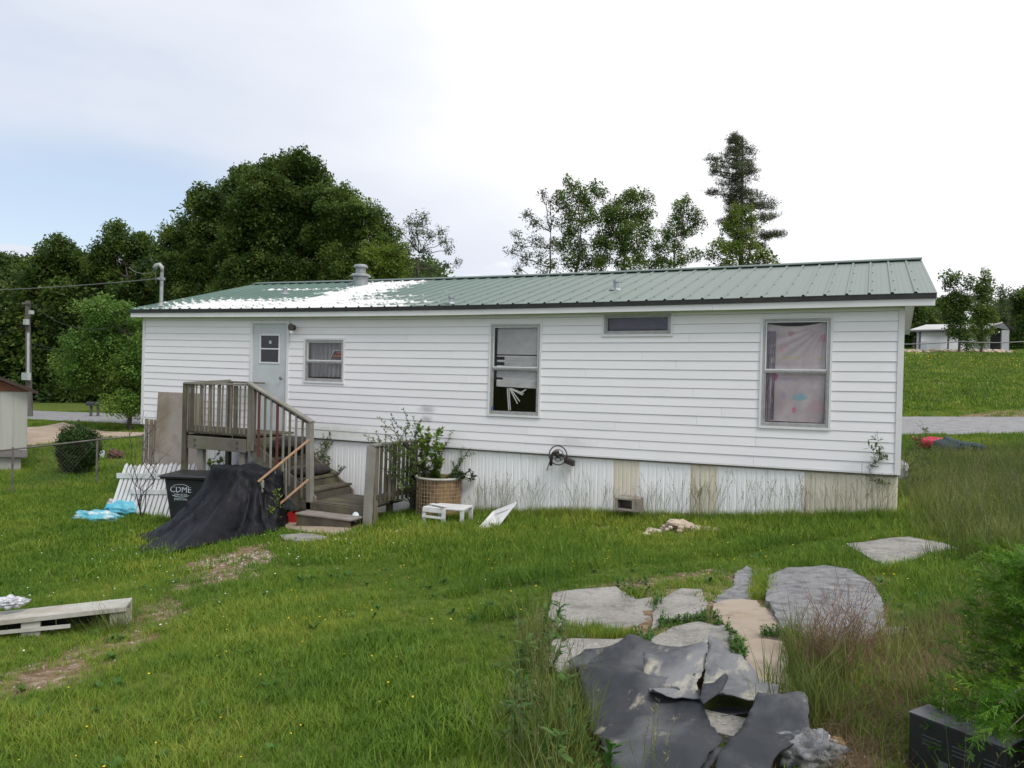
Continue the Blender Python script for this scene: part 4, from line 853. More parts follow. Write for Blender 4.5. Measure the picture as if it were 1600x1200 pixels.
# bags
def bag(name,c,rx,ry,rz_,m,label,cat,seed,rot=0,amp=.22): return tag(MB().blob(c,rx,ry,rz_,seed=seed,amp=amp,nu=36,nv=20,fr=3.1,rot=rot).build(name,m,smooth=True),label,cat)
shb=mat('shiny_white_film',(.62,.63,.66),(.38,.40,.44),rough=.3,scale=16,lo=.45,hi=.55,bump=.8,bscale=22,bdist=.03); blu=mat('turquoise_bag_film',(.10,.42,.52),(.52,.62,.64),rough=.35,scale=5,lo=.5,hi=.6,bump=.7,bscale=14,bdist=.03)
p=E_+ax_*.98+nr*.1; bag('plastic_bag',(p.x,p.y,zt+.05),.13,.07,.045,shb,'crumpled white plastic bag on the low plank bench','bag',3,math.atan2(ax_.y,ax_.x),.3)
g=ground(150,814); bag('feed_bag',(g[0],g[1],g[2]+.07),.48,.22,.12,blu,'flat pale blue plastic sack lying in the grass left of the picket panel','bag',12,.2); g=ground(196,806); bag('feed_bag',(g[0],g[1],g[2]+.13),.36,.22,.17,mat('blue_sack_film',(.06,.40,.55),(.16,.50,.62),rough=.35,scale=4,bump=.6,bscale=14,bdist=.03),'plump bright turquoise sack against the picket panel foot','bag',21,.3)
g=ground(178,797); bag('feed_bag',(g[0],g[1],g[2]+.12),.16,.12,.12,shb,'small white crumpled sack behind the turquoise one','bag',33)
# red box by the lowest step
p=ground(457,822); q=Matrix.Rotation(.25,3,'Z'); 
mb=MB(); v,f=frust(-.15,.15,-.1,.1,p[2]-.02,-.19,.19,-.13,.13,p[2]+.22,q,(p[0]+.05,p[1]+.15,0)); mb.add(v,[g for i,g in enumerate(f) if i!=1]); tag(mb.build('plastic_tub',mat('red_plastic',(.50,.03,.03),(.42,.03,.025),rough=.4),solid=.006),'red plastic tub in the weeds left of the bottom step','tub')
g=ground(553,820); mb=MB().lathe([(.0,0),(.055,.0),(.068,.02),(.07,.11),(.05,.15),(.0,.155)],(0,0,0),16); tag(mb.build('paint_pot',mat('white_pot_plastic',(.62,.68,.72),rough=.4),warp=lambda v:Vector((g[0]+v.x,g[1]+v.z*.5-.0,g[2]+.09+v.y*.9+v.z*.6)),smooth=True),'small white plastic pot lying in the grass below the steps','pot')
# flat stones before the step
conc=mat('worn_pale_concrete',(.24,.228,.205),(.33,.315,.285),rough=.92,scale=2.4,objrand=.05,layers=[((.12,.115,.10),4,.5,.66,(1,1,1),.75),((.45,.43,.40),30,.55,.68,(1,1,1),.7),((.10,.10,.09),42,.56,.66,(1,1,1),.6)],bump=.9,bscale=60)
concg=mat('grey_rough_concrete',(.19,.19,.195),(.27,.27,.275),rough=.95,scale=5,objrand=.04,layers=[((.07,.07,.075),9,.48,.64,(1,1,1),.75),((.10,.10,.10),40,.54,.64,(1,1,1),.6),((.36,.35,.33),26,.56,.7,(1,1,1),.6)],bump=.9,bscale=45)
conct=mat('warm_tan_concrete',(.33,.262,.195),(.37,.31,.25),rough=.92,scale=2.5,objrand=.04,layers=[((.16,.13,.10),6,.55,.72,(1,1,1),.6)],bump=.5,bscale=60)
def cslab(pxs,label,m,up=.014,th=.09,dome=0,name='concrete_slab',cat='concrete slab',crop=True,seed=1,group=None):
    P=[(820+x*.4875,800+y*.4872) for x,y in pxs] if crop else pxs
    poly=gpoly(P,up=up); c=np.mean(poly,0); poly=[tuple(c+(np.array(q)-c)*1.085) for q in poly]; CR.append(poly); R_=max(math.hypot(a-c[0],b-c[1]) for a,b in poly)
    z0=float(gz(*c)[0])
    def zf(x,y):
        d=np.hypot(x-c[0],y-c[1])/R_; return gz(x,y)*.7+z0*.3+up+dome*np.clip(1-d**2,0,1)+.006*np.sin(x*9+seed)*np.sin(y*8)+.004*np.sin(x*31)*np.sin(y*27)
    return slab(densify(poly,.07,.012,seed),zf,th,name,m,step=.09,label=label,cat=cat,group=group)
cslab([(105,270),(200,258),(290,250),(350,285),(396,278),(412,320),(396,350),(378,392),(300,398),(200,393),(130,375),(92,340)],'large grey concrete slab at the left end of the broken patio',conc,seed=1)
cslab([(428,290),(500,255),(560,255),(578,300),(556,332),(480,345),(425,362),(408,378),(418,330)],'rough concrete piece between the left slab and the mossy joint',conc,seed=2)
cslab([(100,418),(345,412),(342,436),(300,470),(200,480),(150,520),(90,500)],'pale strip of concrete at the left just behind the rubber sheet',conc,seed=3)
cslab([(404,412),(480,378),(560,362),(636,368),(668,402),(648,430),(690,470),(600,500),(400,490)],'pale slab partly tucked under the top of the rubber sheet',conc,seed=4)
cslab([(612,305),(660,285),(740,290),(790,330),(826,370),(826,412),(720,404),(690,398),(650,366),(616,338)],'tan concrete piece in the middle of the broken patio',conct,seed=5)
cslab([(700,425),(745,414),(826,422),(850,500),(856,570),(825,615),(770,570),(712,490)],'tan concrete piece right of the rubber sheet, lowest of the two tan ones',conct,seed=6)
cslab([(785,290),(790,225),(850,198),(960,188),(1040,198),(1100,238),(1130,290),(1137,355),(1085,395),(960,402),(862,390),(826,350)],'domed dark grey concrete mound behind the dry twiggy weed',concg,up=.015,dome=.03,seed=7)
cslab([(608,280),(640,252),(670,240),(672,205),(710,182),(738,200),(732,240),(725,262),(722,278),(650,292)],'small grey slab at the top edge of the patio by the grass tuft',concg,seed=8)
cslab([(1140,372),(1228,372),(1215,392),(1150,394)],'thin sliver of concrete right of the grey mound',conc,seed=9)
cslab([(1040,110),(1130,95),(1230,80),(1320,93),(1395,115),(1300,128),(1240,150),(1160,168),(1112,145)],'lone pale concrete slab in the grass below the right-hand window',conc,up=.035,th=.1,seed=10)
cslab([(560,632),(640,655),(760,668),(730,700),(700,720),(600,700)],'block of pale concrete seen through the gap in the rubber sheet',conc,up=.05,seed=11)
cslab([(440,838),(470,834),(500,836),(515,841),(480,845),(445,843)],'flat grey stone in the grass just below the bottom step',conc,crop=False,up=.03,seed=12)
cslab([(448,816),(500,818),(545,824),(530,832),(480,830),(450,826)],'thin tan paving stone directly in front of the bottom step',conct,crop=False,up=.03,seed=13)
# rubble heap
rub=thing('rubble_heap',tuple(ground(1058,832)),'small heap of tan broken mortar in the grass under the narrow high window','rubble'); rr=random.Random(5); g=ground(1058,832); rmb=[]
for i in range(46):
    a=rr.gauss(0,.17);b=rr.gauss(0,.10); c=(g[0]+a*1.25+.25*b,g[1]+b,float(gz(g[0]+a,g[1]+b)[0])+max(.0,.13-.5*abs(a)-.3*abs(b))*1.0+.02); s=rr.uniform(.03,.075)
    MB().blob(c,s*1.5,s,s*.7,seed=i,amp=.25,nu=7,nv=5,rot=rr.uniform(0,3)).build('chunk',mat('tan_mortar_chunk',(.42,.33,.24),(.52,.45,.36),objrand=.15,scale=8),rub)
CR.append([(g[0]-.3,g[1]-.15),(g[0]+.3,g[1]-.15),(g[0]+.3,g[1]+.15),(g[0]-.3,g[1]+.15)])
# rubber roofing membrane
rbd=mat('dusty_rubber',(.055,.06,.068),(.085,.09,.10),rough=.6,scale=1.6,spec=.3,layers=[((.24,.245,.25),3.2,.44,.62,(1,.4,1),.65),((.46,.43,.33),4.5,.53,.66,(1.5,.6,1),.8),((.025,.025,.03),9,.58,.72,(1,.5,1),.6)],bump=.4,bscale=18)
rbm=mat('grey_black_rubber',(.026,.029,.034),(.040,.044,.05),rough=.55,scale=1.6,spec=.22,layers=[((.17,.175,.18),2.6,.47,.70,(1,.45,1),.65),((.38,.35,.27),5.5,.6,.70,(1.5,.6,1),.75),((.03,.03,.035),12,.62,.75,(1,1,1),.4)],bump=.25,bscale=18)
def sheet(pxs,up,folds,label,seed,curl=(),crop=True,thick=.006,m=None):
    P=[(900+x*.2375,980+y*.2376) for x,y in pxs]; poly=gpoly(P,up=up); CR.append(poly); c=np.mean(poly,0)
    K=[(tuple(ground(900+x*.2375,980+y*.2376,up=up)[:2]),h,r) for x,y,h,r in curl]; rn=random.Random(seed); W4=[(rn.uniform(0,3.14),rn.uniform(5,13),rn.uniform(0,6.3),rn.uniform(.4,1)) for _ in range(6)]
    def zf(x,y):
        z=gz(x,y)+up
        for a,k,p_,q in W4:
            s_=x*math.cos(a)+y*math.sin(a)+.05*np.sin(3*(x*math.sin(a)-y*math.cos(a))+p_); z=z+folds*q*(1-np.abs(np.sin(s_*k*.5+p_)))**2.2
        z=z+.22*folds*(1-np.abs(np.sin(x*23+3*np.sin(y*9+seed))*np.cos(y*19+2*np.sin(x*11))))**3+.1*folds*np.sin(x*61+y*37)*np.sin(y*53-x*29)
        for (cc,h,r) in K: z=z+h*np.exp(-(((x-cc[0])**2+(y-cc[1])**2)/r**2))
        return z
    return slab(densify(poly,.03,.005,seed),zf,thick,'rubber_sheet',m or rbm,step=.032,label=label,cat='rubber sheet',smooth=True)
sheet([(60,178),(220,175),(340,150),(390,135),(450,150),(600,155),(720,145),(860,118),(860,250),(780,390),(800,470),(835,550),(880,680),(920,750),(965,830),(780,1100),(580,1100),(300,1100),(200,900),(100,720),(40,500),(0,350),(-60,240)],.05,.035,'largest piece of black rubber membrane spread over the near patio',1,curl=[(390,140,.04,.12),(700,850,.06,.3),(300,400,.04,.3)])
sheet([(530,210),(620,190),(740,150),(872,112),(862,250),(790,380),(815,490),(700,480),(595,497),(522,510),(492,470),(444,350),(440,265)],.10,.02,'folded-back flap of dusty rubber on top of the large membrane',2,curl=[(440,265,.06,.10),(500,500,.05,.07),(860,160,.05,.08)],m=rbd)
sheet([(878,112),(980,170),(1100,260),(1200,350),(1325,465),(1325,545),(1180,556),(980,557),(905,495),(850,540),(825,520),(850,300)],.08,.035,'triangular dusty rubber flap pointing right towards the tan concrete',3,curl=[(878,140,.05,.10),(980,550,.03,.06),(1100,300,.03,.1)],m=rbd)
sheet([(840,395),(905,392),(988,362),(1000,385),(935,455),(842,532),(812,480)],.15,.008,'narrow rolled tongue of black rubber in the middle of the membrane',4,curl=[(990,370,.04,.08)])
sheet([(880,560),(1000,545),(1180,560),(1180,590),(1080,596),(930,612)],.035,.01,'thin dark rubber scrap under the triangular flap',5)
sheet([(1190,572),(1250,552),(1380,560),(1480,550),(1525,640),(1532,790),(1420,850),(1300,950),(1200,1100),(880,1100),(930,926),(1060,750),(1150,620)],.08,.035,'large black rubber piece at the lower right with a rounded top corner',6,curl=[(1250,580,.05,.12),(1480,580,.04,.1),(1250,850,.06,.15)])
sheet([(840,830),(960,825),(1010,870),(900,930),(800,1050),(560,1050),(700,920)],.09,.02,'torn rubber strip along the bottom between the two large pieces',7)
# clear plastic bags by the rubber
clr=mat('crinkled_clear_plastic',(.32,.33,.34),(.14,.145,.155),rough=.22,scale=20,lo=.4,hi=.6,bump=1,bscale=26,bdist=.03,trans=.2)
g=ground(1262,1196); bag('plastic_bag',(g[0],g[1]-.02,g[2]+.06),.12,.09,.08,clr,'crinkled clear plastic bag at the bottom edge right of the rubber','bag',41,.2,.35)
g=ground(1282,1168); bag('paper_scrap',(g[0],g[1],g[2]+.03),.07,.03,.03,mat('white_foil_scrap',(.65,.65,.66),(.4,.4,.42),scale=20,bump=.8),'small crumpled white foil scrap just above the clear bag','litter',43,-.5,.4)
g=ground(1307,1172); bag('leaf_litter',(g[0],g[1],g[2]+.03),.035,.03,.025,mat('brown_husk',(.33,.20,.09),(.42,.28,.14)),'round tan husk beside the white foil scrap','litter',44)
# black appliance box, lower right
A_=Vector(ground(1422,1215,up=.28)); A0=Vector(at(1421,1112,3.25)); dR=Vector(at(1530,1153,3.02))-A0; dR.z=0; lenR=dR.length*1.35; dR.normalize(); dB=Vector((-dR.y,dR.x,0)); 
if dB.dot(A0-Vector(CP))<0: dB=-dB
zt=A0.z; zg=float(gz(A0.x,A0.y)[0])-.03; bx=thing('appliance_carton',(A0.x,A0.y,zg),'black printed carton half hidden by the juniper at the lower right','box'); 
pl_=[A0,A0+dR*lenR,A0+dR*lenR+dB*.15,A0+dB*.15]; kb=mat('black_carton',(.014,.014,.016),(.02,.02,.022),rough=.5,scale=9)
MB().prism([(p.x,p.y) for p in pl_],zg,zt-.004).build('carton_body',kb,bx,bevel=.004)
MB().prism([(p.x,p.y) for p in [pl_[0]-dR*.004,pl_[1],pl_[2]+dB*.003,pl_[3]+dB*.003]],zt-.003,zt).build('top_flap',mat('grey_carton_top',(.085,.09,.10),(.11,.115,.125),rough=.45),bx)
RC_=Matrix(((dR.x,0,-dB.x),(dR.y,0,-dB.y),(0,1,0))); fcx=lambda u,z:A0+dR*u-dB*.0025+Vector((0,0,z))
def label(u0,u1,z0,z1,m,n,dd=.0): MB().add([fcx(u0,z0)-dB*dd,fcx(u1,z0)-dB*dd,fcx(u1,z1)-dB*dd,fcx(u0,z1)-dB*dd],[(0,1,2,3)]).build(n,m,bx)
pm1=mat('grey_print',(.10,.10,.11)); pm2=mat('white_print',(.55,.55,.56)); pm3=mat('blue_print',(.16,.27,.40))
lr=lenR/.66
for k in range(3):
    for j,w_ in enumerate((.10,.09,.08)): u=.10*lr+j*.12; label(u,u+w_*.8,-.075-k*.017,-.071-k*.017,pm1,'printed_line')
label(.125,.165,-.19,-.15,pm1,'printed_symbol'); label(.18,.215,-.185,-.155,pm2,'printed_symbol'); label(.24,.42,-.25,-.165,pm3,'printed_panel')
for k in range(3): label(.225,.236,-.185-k*.025,-.17-k*.025,pm2,'printed_symbol',.001)
for k in range(3): label(.26,.40,-.185-k*.02,-.18-k*.02,pm2,'printed_line',.001)
label(.125,.21,-.212,-.204,pm2,'printed_line'); label(.13,.2,-.232,-.224,pm1,'printed_line')
CR.append([(p.x,p.y) for p in pl_])
# wire basket by the skirt
bcx=Vector(at(686,770,13.15)); gb=float(gz(bcx.x,bcx.y)[0]); zr=float(at(686,745,13.15)[2]); r_=.385; bk_=thing('wire_basket',(bcx.x,bcx.y,gb),'round wire mesh basket lined with rusty tan cloth against the skirt, right of the steps','basket')
rw=mat('rusty_wire',(.40,.33,.22),(.25,.15,.09),rough=.8,scale=20); li=mat('rusty_tan_liner',(.05,.035,.025),(.30,.20,.10),rough=.9,scale=3.5,lo=.4,hi=.6,stretch=(1.4,1.4,.5),bump=.4)
pts=[(bcx.x+r_*1.02*math.cos(a),bcx.y+r_*1.02*math.sin(a),zr) for a in np.linspace(0,2*math.pi,33)]; MB().tube(pts,.022,6).build('rim',mat('pale_rim',(.45,.45,.42),(.35,.34,.30)),bk_)
MB().add([(bcx.x+r_*k*(1+.02*math.sin(7*a))*math.cos(a),bcx.y+r_*k*math.sin(a),z) for k,z in ((.9,gb+.03),(.95,zr-.05),(.94,zr+.0)) for a in np.linspace(0,2*math.pi,33)[:-1]],[(j*32+i,j*32+(i+1)%32,(j+1)*32+(i+1)%32,(j+1)*32+i) for j in range(2) for i in range(32)]).build('liner',li,bk_,smooth=True)
mw=MB()
for i in range(40): a=2*math.pi*i/40; mw.tube([(bcx.x+r_*math.cos(a),bcx.y+r_*math.sin(a),gb),(bcx.x+r_*1.01*math.cos(a),bcx.y+r_*1.01*math.sin(a),zr)],.0035,4)
for k in range(11): z=gb+.02+(zr-gb)*k/11; mw.tube([(bcx.x+r_*math.cos(a),bcx.y+r_*math.sin(a),z) for a in np.linspace(0,2*math.pi,25)],.0035,4)
mw.build('wire_mesh',rw,bk_,kind='stuff'); MB().lathe([(.0,0),(r_*.85,.0),(r_*.85,.02),(.0,.03)],(bcx.x,bcx.y,zr-.22),18).build('soil',mat('dry_potting_soil',(.10,.07,.05),(.16,.12,.08),bump=.6),bk_)
# white boards / stool / fallen panel
wpl=mat('white_moulded_plastic',(.68,.68,.68),(.60,.60,.58),rough=.5,scale=4,layers=[((.35,.33,.27),7,.6,.8,(1,1,1),.5)])
x_,z_=wall(722,747,-.18); x2,_=wall(741,747,-.18); mbx=MB().beam(((x_+x2)/2,-.24,gz(x_,-.2)[0]-.05),((x_+x2)/2,-.10,z_),x2-x_+.05,.05,(0,1,0)); tag(mbx.build('white_board',wpl,bevel=.006),'narrow white board stood against the skirt right of the wire basket','board')
so_=Vector(at(696,800,12.3)); zs=float(at(696,790,12.3)[2]); RS=Matrix.Rotation(.05,3,'Z'); stl=thing('plastic_step_stool',(so_.x,so_.y,float(gz(so_.x,so_.y)[0])),'low white plastic step stool in tall grass before the wire basket','stool')
sv=lambda a,b,z:Vector((so_.x,so_.y,0))+RS@Vector((a,b,0))+Vector((0,0,z))
MB().add([sv(a,b,z) for z in (zs-.03,zs) for a,b in ((-.28,-.24),(.40,-.18),(.36,.26),(-.2,.2))],[(3,2,1,0),(4,5,6,7),(0,1,5,4),(1,2,6,5),(2,3,7,6),(3,0,4,7)]).build('top',wpl,stl,bevel=.006)
MB().beam(sv(-.28,-.24,zs-.055),sv(.06,-.22,zs-.06),.02,.05).build('front_apron',wpl,stl); MB().beam(sv(-.28,-.25,zs-.15),sv(.08,-.23,zs-.16),.02,.035).build('lower_rail',wpl,stl)
for a,b in ((-.26,-.22),(.08,-.22),(.37,-.16),(.34,.23),(-.18,.18)): MB().beam(sv(a,b,float(gz(so_.x,so_.y)[0])-.02),sv(a,b,zs-.03),.06,.03,(0,1,0)).build('leg',wpl,stl)
MB().beam(sv(-.2,-.1,zs+.03),sv(.1,-.2,zs+.02),.10,.008).build('folded_step',wpl,stl)
P4=[ground(742,833),ground(778,824),at(808,785,11.75),at(772,799,12.0)]; n_=Vector(P4[1])-Vector(P4[0]); q4=[Vector(p) for p in P4]; 
nrm=(q4[1]-q4[0]).cross(q4[2]-q4[0]).normalized()*.025; 
mb=MB().add(q4+[v-nrm for v in q4],[(0,1,2,3),(7,6,5,4),(0,1,5,4),(1,2,6,5),(2,3,7,6),(3,0,4,7)])
pn=mb.build('fallen_white_panel',wpl); tag(pn,'white moulded panel fallen at a slant in the grass right of the stool','panel')
cen=sum(q4,Vector())/4; MB().add([cen+(v-cen)*.7+nrm*.25 for v in q4]+[cen+(v-cen)*.62+nrm*.1 for v in q4],[(k,(k+1)%4,4+(k+1)%4,4+k) for k in range(4)]).build('moulded_ridge',wpl,pn)
# star hose hanger on the wall, nozzle wand
x_,z_=wall(874,711,-.06); irn=mat('cast_iron_brown',(.035,.028,.028),(.05,.04,.038),rough=.55,metal=.3); sth=thing('star_hose_hanger',(x_,-.05,z_),'round dark iron hose hanger with a star at the foot of the siding','hose hanger')
ring=lambda r,n=28,cy=-.12:[(x_+r*math.cos(a),cy,z_+r*math.sin(a)) for a in np.linspace(0,2*math.pi,n)]
MB().tube(ring(.155),.010,6).build('outer_ring',irn,sth); MB().tube(ring(.095),.006,6).build('inner_ring',irn,sth)
sp=[(x_+(.095 if i%2==0 else .038)*math.sin(i*math.pi/5),z_+(.095 if i%2==0 else .038)*math.cos(i*math.pi/5)) for i in range(10)]
MB().add([(a,-.118,b) for a,b in sp]+[(a,-.108,b) for a,b in sp]+[(x_,-.132,z_)],[(i,(i+1)%10,20) for i in range(10)]+[tuple(range(10,20))]+[(i,10+i,10+(i+1)%10,(i+1)%10) for i in range(10)]).build('star',irn,sth)
MB().add([(x_+.10+u*.16+ .0,-.02-.0,z_-.07+s_*.045-u*.05) for u in (0,1) for s_ in (-1,1)]+[(x_+.10+u*.16,-.12,z_-.07+s_*.045-u*.05) for u in (0,1) for s_ in (-1,1)],[(0,1,3,2),(4,6,7,5),(0,4,5,1),(2,3,7,6),(0,2,6,4),(1,5,7,3)]).build('holder',irn,sth,bevel=.008); MB().tube([(x_,-.0,z_-.02),(x_,-.11,z_-.02)],.02,8).build('wall_arm',irn,sth)
a=Vector(at(862,712,12.35));b=Vector(ground(836,790)); wn=thing('garden_wand',tuple(b),'thin grey watering wand leaning on the skirt under the star hanger','garden tool'); MB().tube([b,a],.009,6).build('rod',mat('grey_rod',(.22,.22,.22)),wn)
MB().tube([a-Vector((.01,0,.16)),a,a+Vector((.03,0,.05)),a+Vector((.10,0,.07))],.026,8).build('pistol_grip',irn,wn,smooth=True)
# hollow block at the skirt
x_,z_=wall(962,772,-.35); x2,_=wall(998,772,-.35); zb=z_-.24; cbm=mat('cinder_grey',(.22,.19,.16),(.30,.27,.24),scale=9,bump=.8,bscale=70); mb=MB(); w_=x2-x_
for a,b,c,d in ((0,.045,0,.2),(.27,.31,0,.2),(.045,.27,.165,.2),(.045,.27,0,.03)): mb.box(x_+a,x_+b,-.40,-.10,zb+c,zb+d)
mb.box(x_+.31,x_+.38,-.38,-.12,zb,zb+.2); mb.box(x_+.045,x_+.27,-.14,-.11,zb+.03,zb+.165)
tag(mb.build('cinder_block',cbm,bevel=.006),'hollow grey cinder block lying on its side at the cream skirting panel','cinder block')
# ================= background things =================
pole_m=mat('weathered_pole',(.07,.065,.06),(.12,.115,.11),rough=.9,scale=3,stretch=(3,3,.3))
pp=Vector(ground(46,652)); dpp=float((np.array(pp)-CP)@Fw); pt=at(43,470,dpp)
up_=thing('utility_pole',tuple(pp),'leaning grey utility pole with meter boxes in front of the dark wood','utility pole')
MB().tube([pp,Vector(pt)],.17,10,r2=.12).build('pole',pole_m,up_)
def onp(py,off=0,d=0): return Vector(at(44+off,py,dpp-d))
MB().beam(onp(474,-9,.1),onp(474,3,.1),.12,.12).build('crossarm',pole_m,up_)
pb=mat('pale_meter_box',(.40,.45,.44),(.33,.37,.37),rough=.5)
for (py,w_,h,o) in ((588,.50,.40,-3),(503,.22,.30,-3),(488,.16,.2,5)): c=onp(py,o,.28); MB().box(c.x-w_/2,c.x+w_/2,c.y-.1,c.y+.1,c.z-h/2,c.z+h/2).build('meter_box',pb,up_)
MB().tube([onp(520,0,.2),onp(585,0,.2)],.07,6).build('conduit',pb,up_)
dw=[((474,0),(-300,480),45,1.0),((474,6),(240,492),62,.8),((474,6),(170,512),30,.5),((508,3),(-300,520),40,.6),((508,3),(250,530),60,1),((536,3),(232,546),33,.3),((540,3),(110,542),40,.2),((505,0),(-120,545),60,.6)]
for i,((py,o),(qx,qy),d,sg_) in enumerate(dw):
    tag(MB().tube(sagline(onp(py,o,.2),at(qx,qy,d),sg_,14),.009,4).build('overhead_wire',wm),['overhead wire running left from the top of the pole','overhead wire running right from the pole top into the wood','slanting guy wire descending right from the pole top','wire running left from mid pole','wire running right from mid pole','lowest wire sagging right of the pole towards the home','short wire stub at the middle of the pole','faint slanting wire going down left of the pole'][i],'wire',group='wires on the utility pole')
# mailboxes
for i,(px,l) in enumerate(((142,'dark mailbox on a post across the road, left one of two'),(153,'mailbox on a pale post across the road, right one of two'))):
    b=Vector(ground(px,652)); d=float((np.array(b)-CP)@Fw); t=thing('mailbox',tuple(b),l,'mailbox','mailboxes across the road'); zt=float(at(px,634,d)[2])
    MB().box(b.x-.05,b.x+.05,b.y-.05,b.y+.05,b.z-.1,zt).build('post',pole_m,t); MB().prof([(b.y-.12,zt),(b.y+.12,zt),(b.y+.12,zt+.14),(b.y+.06,zt+.22),(b.y-.06,zt+.22),(b.y-.12,zt+.14)],b.x-.28,b.x+.28).build('box',mat('dark_mailbox',(.04,.04,.04) if not i else (.04,.04,.04)),t)
# neighbouring home at the left edge
nb=Vector(ground(41,737)); d=float((np.array(nb)-CP)@Fw); ne=float(at(42,612,d)[2]); nsd=mat('pale_beige_siding',(.40,.40,.36),(.46,.455,.42),rough=.7,scale=1,stretch=(4,4,.5)); nbr=thing('neighbouring_home',(nb.x-2,nb.y+1,nb.z),'pale beige building with a red-brown gable at the left edge','building')
# front faces the camera side: local axes from view-perpendicular wall
ux=Vector((_R[0],_R[1],0)); uy=Vector(ray(-60,600)); uy.z=0; uy.normalize(); 
def NP(a,b,z): p=nb-ux*a+uy*b; return (p.x,p.y,z)
def nbox(a0,a1,b0,b1,z0,z1): return MB().add([NP(a,b,z) for z in (z0,z1) for a,b in ((a0,b0),(a1,b0),(a1,b1),(a0,b1))],[(0,1,2,3),(7,6,5,4),(0,1,5,4),(1,2,6,5),(2,3,7,6),(3,0,4,7)])
W2_=4.2; zf_=nb.z+.42
nbox(0,W2_,0,11,zf_+.22,ne).build('wall',nsd,nbr); nbox(-.02,W2_+.02,-.02,11,zf_,zf_+.22).build('skirt_band',mat('mauve_grey_band',(.17,.15,.15),(.22,.2,.2)),nbr); nbox(.15,W2_-.1,.15,10.8,nb.z-.3,zf_).build('foundation',mat('block_foundation',(.30,.30,.26),(.36,.36,.32),scale=4),nbr)
for k in range(11): a=.02+k*.4; nbox(a,a+.02,-.012,.0,zf_+.23,ne-.01).build('batten',nsd,nbr)
pk=ne+.62*1.25; br=mat('red_brown_gable',(.14,.05,.025),(.18,.065,.035),rough=.8)
MB().add([NP(-.02,-.03,ne),NP(W2_+.02,-.03,ne),NP(W2_/2,-.03,pk-.03),NP(-.02,11,ne),NP(W2_+.02,11,ne),NP(W2_/2,11,pk-.03)],[(0,1,2),(5,4,3),(0,3,4,1)]).build('gable',br,nbr); nbox(-.03,W2_+.03,-.045,-.031,ne-.0,ne+.16).build('gable_board',br,nbr)
dkr=mat('dark_brown_roof',(.035,.022,.018),(.05,.03,.025),rough=.9)
for s_ in (0,1):
    a,b=(-.28,W2_/2) if s_==0 else (W2_+.28,W2_/2); MB().add([NP(a,-.3,ne-.02),NP(b,-.3,pk+.06),NP(b,11.2,pk+.06),NP(a,11.2,ne-.02)],[(0,1,2,3)]).build('roof_slope',dkr,nbr,solid=.09)
# chain-link fence on the left
cf=thing('chain_link_fence',tuple(ground(150,745)),'low rusty chain-link fence crossing the left yard behind the bush','fence')
FP=[at(-120,716,17.2),at(20,702,18.6),at(152,687,20.6),at(224,680.5,21.8),at(300,674,22.8)]; fp_=[Vector(p) for p in FP]; rwm=mat('rusty_fence_steel',(.10,.085,.075),(.16,.15,.14),rough=.7)
for a,b in zip(fp_,fp_[1:]): MB().tube([a,b],.022,6).build('top_rail',rwm,cf)
for p in fp_: MB().tube([(p.x,p.y,float(gz(p.x,p.y)[0])-.1),p+Vector((0,0,.05))],.028,6).build('post',rwm,cf)
mw=MB()
for a,b in zip(fp_,fp_[1:]):
    n=int((b-a).length/.11)
    for i in range(-10,n):
        for s_ in (0,1):
            u0,u1=(i/n,(i+10)/n) if s_ else ((i+10)/n,i/n); 
            if not(0<=u0<=1 and 0<=u1<=1): continue
            p=a.lerp(b,u0);q=a.lerp(b,u1); mw.tube([(p.x,p.y,float(gz(p.x,p.y)[0])+.05),q-Vector((0,0,.02))],.0018,3)
mw.build('wire_mesh',rwm,cf,kind='stuff')
p=Vector(ground(157,715)); MB_=MB().box(p.x-.08,p.x+.08,p.y-.08,p.y+.08,p.z,p.z+.2); tag(MB().box(p.x-.09,p.x+.09,p.y-.09,p.y+.09,p.z+.0,p.z+.24).build('white_box',mat('white_enamel',(.55,.57,.6),(.3,.3,.3),scale=20,lo=.5)),'small narrow white box beyond the fence right of the bush','box')
tag(MB().blob((p.x+.42,p.y+.2,p.z+.12),.30,.2,.17,seed=3,amp=.3).build('rusty_drum',mat('rusty_scrap',(.08,.04,.03),(.13,.07,.05))),'small rusty brown scrap lump beside the narrow white box','scrap')
# barn and open shed on the hill
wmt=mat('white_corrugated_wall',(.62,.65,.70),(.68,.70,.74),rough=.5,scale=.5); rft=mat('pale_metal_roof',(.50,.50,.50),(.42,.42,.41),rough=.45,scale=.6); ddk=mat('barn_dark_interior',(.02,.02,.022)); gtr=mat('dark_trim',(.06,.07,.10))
bA=Vector(ground(1433,549)); dA=float((np.array(bA)-CP)@Fw); 
def W(px,py,d): return Vector(at(px,py,d))
def quadwall(name,a,b,z0,z1,m,par,th=.15): return MB().beam((a.x,a.y,(z0+z1)/2),(b.x,b.y,(z0+z1)/2),th,z1-z0).build(name,m,par)
barn=thing('white_barn',tuple(bA),'long low white metal barn on the hill with a pale roof','barn'); bB=W(1553,548,dA+2); z0=bA.z-.5; z1=float(W(1433,517,dA)[2])
quadwall('wall',bA,bB,z0,z1,wmt,barn); back=Vector((ray(1475,600)[0],ray(1475,600)[1],0)).normalized()*9; quadwall('wall',bA,bA+back,z0,z1,wmt,barn)
r0,r1=W(1421,516,dA-.6),W(1556,514.5,dA+1.2); q0,q1=W(1447,508,dA+4.5),W(1556,506,dA+6.5)
MB().add([r0,r1,q1,q0],[(0,1,2,3)]).build('roof',rft,barn,solid=.12); MB().add([q0,q1,q1+back*.55-Vector((0,0,1.0)),q0+back*.55-Vector((0,0,1.0))],[(0,1,2,3)]).build('roof',rft,barn,solid=.12)
